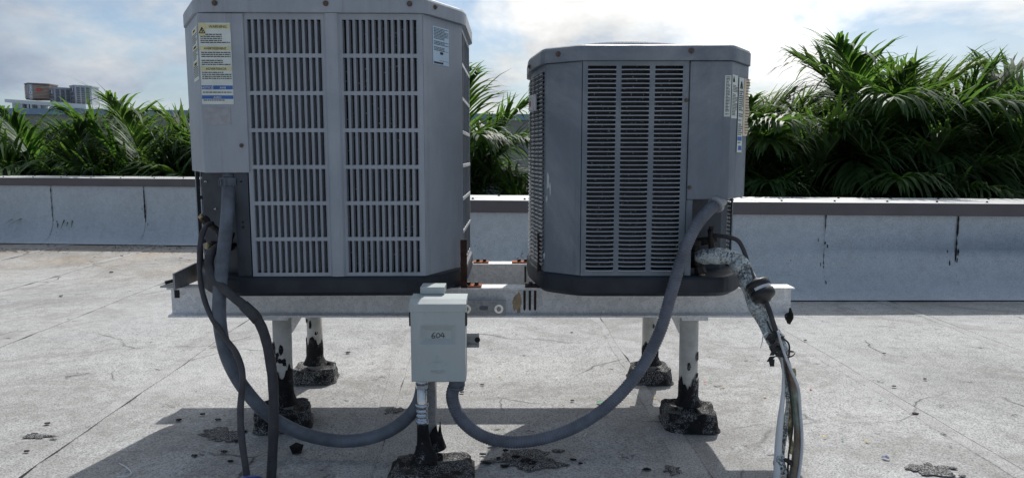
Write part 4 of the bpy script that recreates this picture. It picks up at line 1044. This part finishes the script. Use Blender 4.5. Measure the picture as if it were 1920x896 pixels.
hose('control_wire', [at(1458, 620, 1.938), at(1465, 645, 1.932), at(1472, 666, 1.925), at(1484, 695, 1.918), at(1497, 728, 1.91), at(1501, 775, 1.90), at(1504, 820, 1.89), at(1502, 860, 1.88), at(1494, 915, 1.865)], [.0038, .0042, .0045, .0045, .0048], 'wire jacket', 'pale control wire bowing out from the copper pipe', 8, .0004, 'wire')
hose('loose_wire', [at(1436, 596, 1.985), at(1448, 622, 1.945), at(1476, 640, 1.935), at(1480, 660, 1.935), at(1474, 690, 1.93), at(1482, 740, 1.92), at(1486, 800, 1.905), at(1479, 850, 1.89), at(1476, 915, 1.87)], [.0026, .0028, .0028, .0030], 'black rubber', 'thin black wire winding down through the bundle', 7, .0003, 'wire')
hose('frayed_strand', [at(1440, 622, 1.95), at(1431, 630, 1.94), at(1429, 642, 1.938), at(1426, 652, 1.937)], [.0022, .0016, .0008], 'white tape', 'frayed white strand sticking out of the bundle by the torn tape', 6, .0003, 'tape')
t = thing('zip_tie', tuple(at(1470, 664, 1.95)), 'dark strap tied round the bundle where the wire bows out', 'tie')
m = MB(); c_ = at(1469, 662, 1.953); m.tube([c_+Vector((.029*math.cos(a_), .024*math.sin(a_), .004*math.cos(a_*2))) for a_ in [2*math.pi*k/24 for k in range(25)]], .0028, 6, False); obj('loop', m, 'black rubber', t)
t = thing('tape_knot', tuple(at(1468, 880, 1.905)), 'black and white taped knot on the wrapped pipe', 'tape')
m = MB(); m.tube([at(1462, 852, 1.895), at(1460, 868, 1.892), at(1466, 885, 1.888)], [.014, .0165, .0145], 10).wobble(.005, 60, 3); obj('wrap', m, 'cracked foil tape', t)
m = MB(); m.tube(spline([at(1462, 858, 1.89), at(1478, 864, 1.885), at(1487, 878, 1.885), at(1480, 900, 1.885)], 6), [.006]*19, 8).wobble(.004, 70, 8); obj('tail', m, 'black rubber', t)

# ------------------------------------------------------------------ things lying about on the roof
def lump(name, p, r, mat, label, cat, group, seed, sc=(1, 1, .6)):
    q = random.Random(seed); m = MB(); bm = bmesh.new(); bmesh.ops.create_icosphere(bm, subdivisions=1, radius=1)
    vs = [v.co.copy() for v in bm.verts]; fs = [[v.index for v in f.verts] for f in bm.faces]; bm.free()
    out = []
    for v in vs:
        k = .7+.6*q.random(); out.append((p[0]+v.x*r*sc[0]*k, p[1]+v.y*r*sc[1]*k, max(.0065, .0065+r*sc[2]*.55+v.z*r*sc[2]*k)))
    m.add(out, fs); return obj(name, m, mat, label=label, cat=cat, group=group)
lump('tar_lump', gr(556, 850), .021, 'tar', 'large lump of black tar on the roof below the smooth conduit', 'debris', None, 1, (1, .9, .95))
for i, (x, y, r_) in enumerate(((925, 838, .012), (948, 848, .008), (985, 868, .014), (996, 872, .012), (968, 860, .009), (946, 878, .010), (1075, 866, .008), (1088, 872, .006), (905, 855, .007), (935, 862, .006), (915, 872, .009), (1213, 884, .010))):
    lump('tar_crumb', gr(x, y), r_, 'tar', 'small crumb of black tar below the ribbed conduit', 'debris', 'tar crumbs below the ribbed conduit', 60+i, (1.4, .8, .45))
for i, (x, y) in enumerate(((410, 790), (445, 830), (420, 850), (432, 868), (380, 780), (336, 790), (455, 812), (365, 858))):
    lump('tar_crumb', gr(x, y), .006+.004*rnd.random(), 'tar', 'small crumb of black tar by the two dark hoses', 'debris', 'tar crumbs by the hoses', 90+i, (1.5, .9, .4))
for i, (x, y, r_) in enumerate(((1717, 779, .009), (1675, 727, .008), (1734, 713, .007), (1658, 665, .006), (1072, 625, .006), (1073, 754, .007), (905, 724, .007), (866, 738, .008), (652, 664, .010), (89, 797, .008), (50, 850, .008), (115, 557, .012), (208, 512, .014), (228, 481, .012), (1510, 640, .007))):
    lump('roof_chip', gr(x, y), r_, 'dead leaf', 'little dark chip lying on the sunlit roof', 'debris', 'dark chips on the roof', 130+i, (1.3, .9, .4))
def scrap(x, y, s, mat, label, group=None, rot=0):
    p = gr(x, y, .0075); m = MB(); c, s_ = math.cos(rot), math.sin(rot)
    m.add([(p.x+(a_*c-b_*s_)*s, p.y+(a_*s_+b_*c)*s, p.z+h*s) for a_, b_, h in ((-1, -.5, 0), (0, -.6, .35), (1, -.5, .05), (1, .5, .1), (0, .55, .5), (-1, .5, .15))], [(0, 1, 4, 5), (1, 2, 3, 4)])
    return obj('paper_scrap', m, mat, label=label, cat='scrap', group=group, solid=.0008)
for i, (x, y) in enumerate(((1228, 746), (1309, 752), (937, 704), (1357, 724), (1434, 743), (1625, 826), (1546, 818), (1057, 760))): scrap(x, y, .0055, 'yellow scrap', 'tiny yellow scrap on the roof', 'yellow scraps', i)
for i, (x, y) in enumerate(((1322, 717), (1520, 729))): scrap(x, y, .006, 'red scrap', 'tiny red scrap by the membrane lap', 'red scraps', i)
scrap(1124, 754, .011, 'green scrap', 'bright green scrap behind the ribbed conduit', None, -.6)
for i, (x, y) in enumerate(((1332, 714), (1579, 823), (1039, 676), (1650, 749))): scrap(x, y, .005, 'green scrap', 'tiny green scrap on the open roof', 'green scraps', i)
scrap(1660, 857, .010, 'blue scrap', 'dark blue scrap near the worn roof patch', None, -.7)
for i, (x, y) in enumerate(((1043, 708), (935, 741), (28, 585), (125, 492))): scrap(x, y, .005, 'white scrap', 'tiny white scrap on the roof', 'white scraps', i)
m = MB(); m.tube(spline([gr(224, 868, .012), gr(238, 876, .009), gr(246, 886, .009), (gr(236, 893, .009)), gr(220, 893, .010)], 6), .0014, 6); obj('wire_offcut', m, 'white tape', label='curled white wire offcut on the shaded roof', cat='wire')
m = MB(); m.tube([gr(1094, 818, .008), gr(1100, 811, .010)], .0013, 6); obj('wire_offcut', m, 'white scrap', label='straight white sliver in the shade of the louvred condenser', cat='wire')
# worn patches where the granules are gone: clusters of small tar dabs
def worn(x, y, rx_, ry_, n, label, seed):
    """an irregular low skin of bare asphalt with ragged outline, a few islands round it"""
    q = random.Random(seed); c = gr(x, y); m = MB(); N = 54
    for isl in range(1+n//60):
        k_ = 1.0 if isl == 0 else q.uniform(.06, .22); ox, oy = (0, 0) if isl == 0 else (q.gauss(0, .8)*rx_, q.gauss(0, .8)*ry_); vs = [(c.x+ox, c.y+oy, .0070)]
        for f, z in ((.55, .0068), (1.0, .0054)):
            for k in range(N):
                a_ = 2*math.pi*k/N; w = Vector((math.cos(a_)*1.6+isl*3, math.sin(a_)*1.6, seed*2.7)); r_ = (.62+.55*mnoise.noise(w)+.22*mnoise.noise(w*2.3)+.14*mnoise.noise(w*6))*k_*f
                vs.append((c.x+ox+math.cos(a_)*rx_*max(.12, r_)*1.15, c.y+oy+math.sin(a_)*ry_*max(.12, r_)*1.15, z))
        m.add(vs, [(0, 1+k, 1+(k+1) % N) for k in range(N)]+[(1+k, 1+N+k, 1+N+(k+1) % N, 1+(k+1) % N) for k in range(N)])
    obj('worn_patch', m, 'bare asphalt', label=label, cat='patch', fix=False)
worn(1745, 880, .075, .045, 330, 'dark worn patch in the roof granules beside the lap', 1)
worn(76, 820, .085, .022, 200, 'narrow dark worn streak on the roof beyond the shadow', 2)
worn(1262, 884, .035, .035, 170, 'black worn spot in the shade below the front leg', 3)
worn(735, 772, .04, .05, 170, 'black worn spot beside the conduit coupling', 4)
worn(420, 815, .10, .07, 210, 'scattered black spots in the shade of the slotted condenser', 6)
worn(985, 865, .15, .07, 380, 'black crumbly spots beside the flat tar box', 7)
# leaf litter swept against the far parapet: too small to count
q = random.Random(31); m = MB()
for k in range(900):
    x = q.uniform(-6.6, -1.5); y0 = 7.68-(x+9)*.0938-.28; y = y0-abs(q.gauss(0, .34))*(1 if x < -2.6 else .5); s_ = .006+.016*q.random(); a_ = q.random()*3.1; c, sn = math.cos(a_)*s_, math.sin(a_)*s_
    if mnoise.noise(Vector((x*2.2, y*3.5, 2))) < -.02: continue
    z_ = .011+.006*q.random(); m.add([(x-c, y-sn, z_), (x+sn*.35, y-c*.35, z_+.004), (x+c, y+sn, z_+.002), (x-sn*.35, y+c*.35, z_+.005)], [(0, 1, 2, 3)])
obj('leaf_litter', m, 'dead leaf', kind='stuff', label='dark leaf litter swept along the foot of the parapet', cat='litter', fix=False)

# ------------------------------------------------------------------ palms behind the parapets
def frond_meshes():
    out = []
    for v in range(9):
        q = random.Random(200+v); kind = v % 3
        L = (1.9, 2.0, 1.8)[kind]; e0 = R((80, 62, 40)[kind]+q.uniform(-5, 5)); e1 = R((30, -15, -50)[kind]+q.uniform(-12, 12)); side = q.uniform(-.25, .25)
        n = 26; P = [Vector((0, 0, 0))]; T = []
        for k in range(n):
            f = k/n; e_ = e0+(e1-e0)*f**1.35; d = Vector((math.cos(e_)*math.cos(side*f), math.cos(e_)*math.sin(side*f), math.sin(e_))); T.append(d); P.append(P[-1]+d*L/n)
        T.append(T[-1])
        lm = MB(); wind = Vector((q.uniform(-.12, .12), q.uniform(-.12, .12), 0))
        NL = 68
        for i in range(NL):
            s_ = .15+.85*(i+q.random()*.4)/NL; fi_ = s_*n; k = min(int(fi_), n-1); base = P[k].lerp(P[k+1], fi_-k); t = T[k]
            upv = (Vector((0, 0, 1))-t*t.z); upv = upv.normalized() if upv.length > .2 else Vector((-1, 0, 0)); sdv = t.cross(upv).normalized()
            ll_ = (.36+.50*math.sin(math.pi*min(1, s_*.95+.06))**.8)*(1-.35*max(0, s_-.75)/.25)*q.uniform(.82, 1.12)
            for sg in (-1, 1):
                d = (sdv*sg*(1.0-.45*s_)+t*(.62+.75*s_)+upv*(.35+q.uniform(-.18, .2))).normalized(); w0 = .0195*q.uniform(.7, 1.25); p = base.copy(); pts = []
                ns = 5; drp = q.uniform(.28, 1.05)
                for j in range(ns+1):
                    f = j/ns; wd = w0*(.55, 1, 1.0, .8, .5, .06)[j]
                    ac = d.cross(Vector((0, 0, 1))); ac = ac.normalized() if ac.length > .05 else sdv
                    ac = (ac*.8+t*.6*sg*-1).normalized() if j == 0 else ac
                    pts += [p-ac*wd, p+ac*wd]
                    d = (d+Vector((0, 0, -1))*drp*(.18+.5*f)+wind*.25+Vector((q.gauss(0, .05), q.gauss(0, .05), 0))).normalized(); p = p+d*ll_/ns
                lm.add(pts, [(2*j, 2*j+1, 2*j+3, 2*j+2) for j in range(ns)], True)
        lo = len(lm.f); lm.tube(P, [.016*(1-.85*k/n) for k in range(n+1)], 5)
        me = mesh_of('frond', lm, 'palm leaf', Vector((0, 0, 0))); me.materials.append(MATS['palm rachis'])
        for k in range(lo, len(me.polygons)): me.polygons[k].material_index = 1
        out.append(me)
    dry = out[2].copy(); dry.materials[0] = MATS['dry palm leaf']; out.append(dry)
    return out
FR = frond_meshes()
spear = MB(); spear.tube([(0, 0, 0), (.01, 0, .5), (.015, 0, 1.0)], [.014, .010, .001], 6)
SPEAR = mesh_of('spear_leaf', spear, 'palm rachis', Vector((0, 0, 0)))
def palm(x, y, zc, scale, nf, label, seed, group, lean=0.0, spearleaf=False, upright=1.0):
    q = random.Random(seed); t = thing('palm_tree', (x, y, -7.2), label, 'palm tree', group); H = zc+7.2
    m = MB(); pts = [(x+.12*math.sin(k*.5+seed), y, -7.2+(H-.1)*k/12) for k in range(12)]+[(x, y, zc)]; m.tube(pts, [.15-.005*k for k in range(13)], 10); obj('trunk', m, 'palm bark', t)
    for k in range(nf):
        f = k/max(1, nf-1); kind = 0 if f < .3*upright else (1 if f < .68 else 2); me = FR[kind+3*q.randrange(3)] if k < nf-1 or seed % 2 else FR[9]
        o = bpy.data.objects.new('frond', me); COL.objects.link(o); o.parent = t; o.location = (q.uniform(-.05, .05), q.uniform(-.05, .05), H-.05*f)
        o.rotation_euler = (q.uniform(-.1, .1), lean+q.uniform(-.16, .16), k*2.39996+q.uniform(-.35, .35)); sc = scale*q.uniform(.82, 1.12); o.scale = (sc, sc, sc)
    if spearleaf:
        o = bpy.data.objects.new('spear_leaf', SPEAR); COL.objects.link(o); o.parent = t; o.location = (0, 0, H); o.scale = (scale*.9,)*3
GR_, GL = 'palms behind the near parapet', 'palms behind the farther parapet'
def lab(where): return where
palm(2.05, 6.5, .35, .74, 20, 'palm crown right beside the peeling stickers of the louvred condenser', 1, GR_)
palm(3.42, 6.7, .50, .84, 22, 'tallest palm with fronds bent over at the top', 2, GR_, -.08)
palm(4.15, 6.9, .42, .82, 22, 'palm with dense drooping fronds next to the tallest palm', 3, GR_, -.12)
palm(4.8, 6.8, .0, .82, 18, 'low spreading palm in the dip beyond the tallest palms', 4, GR_, .08)
palm(5.5, 7.2, .28, .88, 20, 'palm at the end of the near row, past the dip', 5, GR_, .05)
palm(6.4, 7.4, .25, .88, 20, 'palm farthest along the near parapet', 6, GR_)
palm(2.45, 6.25, .05, .72, 15, 'small low palm pressed against the near parapet by the stickers', 21, GR_)
palm(3.45, 6.2, .05, .74, 16, 'small low palm at the foot of the tallest palm', 22, GR_)
palm(4.35, 6.3, .0, .74, 16, 'small low palm between the dense palm and the dip', 23, GR_)
palm(5.2, 6.6, -.05, .78, 16, 'low palm filling the far side of the dip', 24, GR_)
palm(5.1, 8.8, .35, .95, 16, 'shaded palm in the second row past the dip', 25, GR_)
palm(2.5, 8.1, .25, .85, 15, 'shaded palm standing behind the near row of palms', 7, GR_)
palm(4.3, 8.4, -.05, .85, 15, 'shaded palm in the second row behind the dip', 8, GR_)
palm(-.55, 7.5, .32, .74, 17, 'palm seen through the gap between the two condensers', 9, GL)
palm(.45, 7.2, -.22, .78, 16, 'low palm behind the badge side of the louvred condenser', 10, GL)
palm(-5.9, 9.2, -.08, .95, 19, 'palm with a bare spear leaf below the distant rooftop units', 12, GL, .0, True)
palm(-4.6, 9.0, -.02, .92, 19, 'palm with fronds fanning wide beside the wide condenser', 13, GL, .0)
palm(-7.1, 9.8, -.2, .95, 18, 'palm at the outer end of the farther parapet', 14, GL, -.05)
palm(-3.6, 9.1, -.05, .85, 16, 'palm partly hidden by the wide condenser control cover', 15, GL)
palm(-5.25, 8.75, -.45, .72, 16, 'small low palm close behind the farther parapet', 26, GL)
palm(-4.0, 8.6, -.45, .72, 16, 'small low palm between the wide fan and the wide condenser', 27, GL)
palm(-6.5, 8.9, -.45, .72, 16, 'small low palm at the outer stretch of the farther parapet', 28, GL)
palm(-5.3, 10.6, -.15, .95, 15, 'shaded palm in the second row behind the farther parapet', 16, GL)
palm(-2.2, 9.0, -.1, .85, 14, 'palm hidden behind the slotted condenser', 17, GL)
palm(-6.6, 10.9, -.2, .95, 15, 'shaded palm behind the palm with the spear leaf', 18, GL)

# ------------------------------------------------------------------ neighbouring roof with its own units
nb_ = thing('neighbour_building', (2, 34, -7.2), 'long low neighbouring building with blue metal fascia beyond the palms', 'building')
YN = 30.0; za_, zb2 = 2.86, 2.50                                             # fascia falls a little to one side
def slab(x0, x1, z00, z01, z10, z11, y0, y1):
    m = MB(); m.add([(x, y, z_) for y in (y0, y1) for x, z_ in ((x0, z00), (x1, z10), (x1, z11), (x0, z01))], [(0, 1, 2, 3), (7, 6, 5, 4), (0, 4, 5, 1), (1, 5, 6, 2), (2, 6, 7, 3), (3, 7, 4, 0)]); return m
obj('wall', slab(-26, 34, -7.2, 2.61, -7.2, 1.92, YN+.1, YN+22), 'far wall', nb_)
obj('fascia', slab(-26.05, 34.05, 2.615, 2.86, 1.925, 2.18, YN, YN+22.05), 'far fascia', nb_)
for k in range(18):
    x = -24+3.2*k; m = MB(); m.box(x, x+1.7, YN+.06, YN+.12, -1.2, .5); o = obj('window', m, 'far grey', nb_); m = MB(); m.box(x+.08, x+1.62, YN+.045, YN+.058, -1.12, .42); obj('pane', m, 'far dark', o)
# white deck with columns carrying the far units
fy = 33.0
deck = thing('rooftop_deck', (-20.6, fy, 2.8), 'white steel deck on short columns under the distant rooftop units', 'deck')
d0, d1 = at(38, 196, fy), at(185, 196, fy)
m = MB(); zt = at(60, 190, fy).z; m.add([(x, y, z_) for y in (fy-1.0, fy+1.6) for x, z_ in ((d0.x, zt-.12), (d1.x, zt-.42), (d1.x, zt-.20), (d0.x, zt+.02))], [(0, 1, 2, 3), (7, 6, 5, 4), (0, 4, 5, 1), (1, 5, 6, 2), (2, 6, 7, 3), (3, 7, 4, 0)]); obj('slab', m, 'far white', deck)
for x in (42, 56, 60, 76, 100, 130, 160):
    p = at(x, 200, fy-.8); m = MB(); m.box(p.x-.07, p.x+.07, fy-.9, fy-.76, 2.4, zt-.1-(p.x-d0.x)/(d1.x-d0.x)*.3); obj('column', m, 'far white', deck)
p = at(40, 200, fy); p2_ = at(58, 200, fy); m = MB(); m.box(p.x, p2_.x, fy-.6, fy+1.2, 2.4, zt-.13); obj('panel', m, 'far white', deck)
def far_unit(px0, px1, py0, py1, pxc, label, style, split=None):
    c0, c1 = at(px0, py1, fy), at(px1, py0, fy); cm = at(pxc, py1, fy); z0_, z1_ = c0.z, c1.z
    t = thing('air_conditioner', ((c0.x+c1.x)/2, fy+.3, z0_), label, 'air conditioner', 'units on the neighbouring roof')
    Ppoly = [(cm.x, fy-.35), (c1.x, fy+.12), (c1.x-.05, fy+.8), (c0.x+.05, fy+.8), (c0.x, fy+.05)]
    wood = style == 'brown'
    obj('body', MB().prism(Ppoly, z0_, z1_), 'far brown' if wood else 'far grey', t); obj('lid', MB().prism(off(Ppoly, .025), z1_+.001, z1_+.05), 'far brown' if wood else 'far grey', t)
    fl, frt = (Ppoly[4], Ppoly[0]), (Ppoly[0], Ppoly[1])
    for (a_, b_), k0_ in ((fl, 0), (frt, 1)):
        Lg = dist(a_, b_)
        if wood:
            for k in range(9):
                z_ = z0_+.06+(z1_-z0_-.1)*k/9; u0_, u1_ = (.02, Lg-.10) if k0_ == 0 else (.16, Lg-.02); obj('slat', plate(a_, b_, u0_, u1_, z_, z_+.040, .001, .03), 'far brown slat', t)
        else:
            for k in range(3):
                u0_ = .06+k*(Lg-.08)/3
                for r_ in range(8 if k0_ else 4):
                    hh = (z1_-z0_-.08)/(8 if k0_ else 4); obj('grille', plate(a_, b_, u0_, u0_+(Lg-.1)/3*.72, z0_+.05+r_*hh, z0_+.05+r_*hh+hh*.8, .001, .008), 'far dark', t)
    return t, fl, frt, z0_, z1_
t, fl, frt, q0, q1 = far_unit(47, 89, 159, 187, 65, 'distant brown slatted unit numbered 308', 'brown')
Lg = dist(*fl); obj('number_strip', plate(fl[0], fl[1], Lg-.09, Lg+.0, q0+.02, q1-.01, .001, .034), 'far grey', t); obj('number_strip', plate(frt[0], frt[1], 0, .15, q0+.02, q1-.01, .001, .034), 'far grey', t)
for k, ch in enumerate('308'): obj('lettering', text_mb(ch, .26, wallp(frt[0], frt[1], .06, q1-.26-k*.21, .04), E(*frt), (0, 0, 1), .004), 'white print', t, fix=False)
obj('red_sign', plate(frt[0], frt[1], .27, .48, q1-.30, q1-.20, .032, .045), 'far red', t)
t, fl, frt, q0, q1 = far_unit(93, 131, 167, 193, 112, 'distant low grey unit between the brown unit and the tall grey one', 'grey')
obj('pale_label', plate(fl[0], fl[1], .30, .42, q1-.24, q1-.07, .009, .014), 'far white', t)
t, fl, frt, q0, q1 = far_unit(132, 168, 163, 198, 151, 'distant taller grey unit with dark grilles', 'grey')
obj('pale_label', plate(fl[0], fl[1], .34, .42, q1-.20, q1-.06, .009, .014), 'far white', t)
# pale plant room glimpsed between the palms
p = at(1690, 205, 40); m = MB(); m.box(p.x-.6, p.x+9.5, 40, 46, 1.5, 3.5); pr = obj('plant_room', m, 'far white', label='white plant room glimpsed between the tall palms', cat='building')
m = MB(); m.box(p.x-.7, p.x+9.6, 39.9, 46.1, 3.505, 3.62); obj('roof_edge', m, 'far wall', pr)
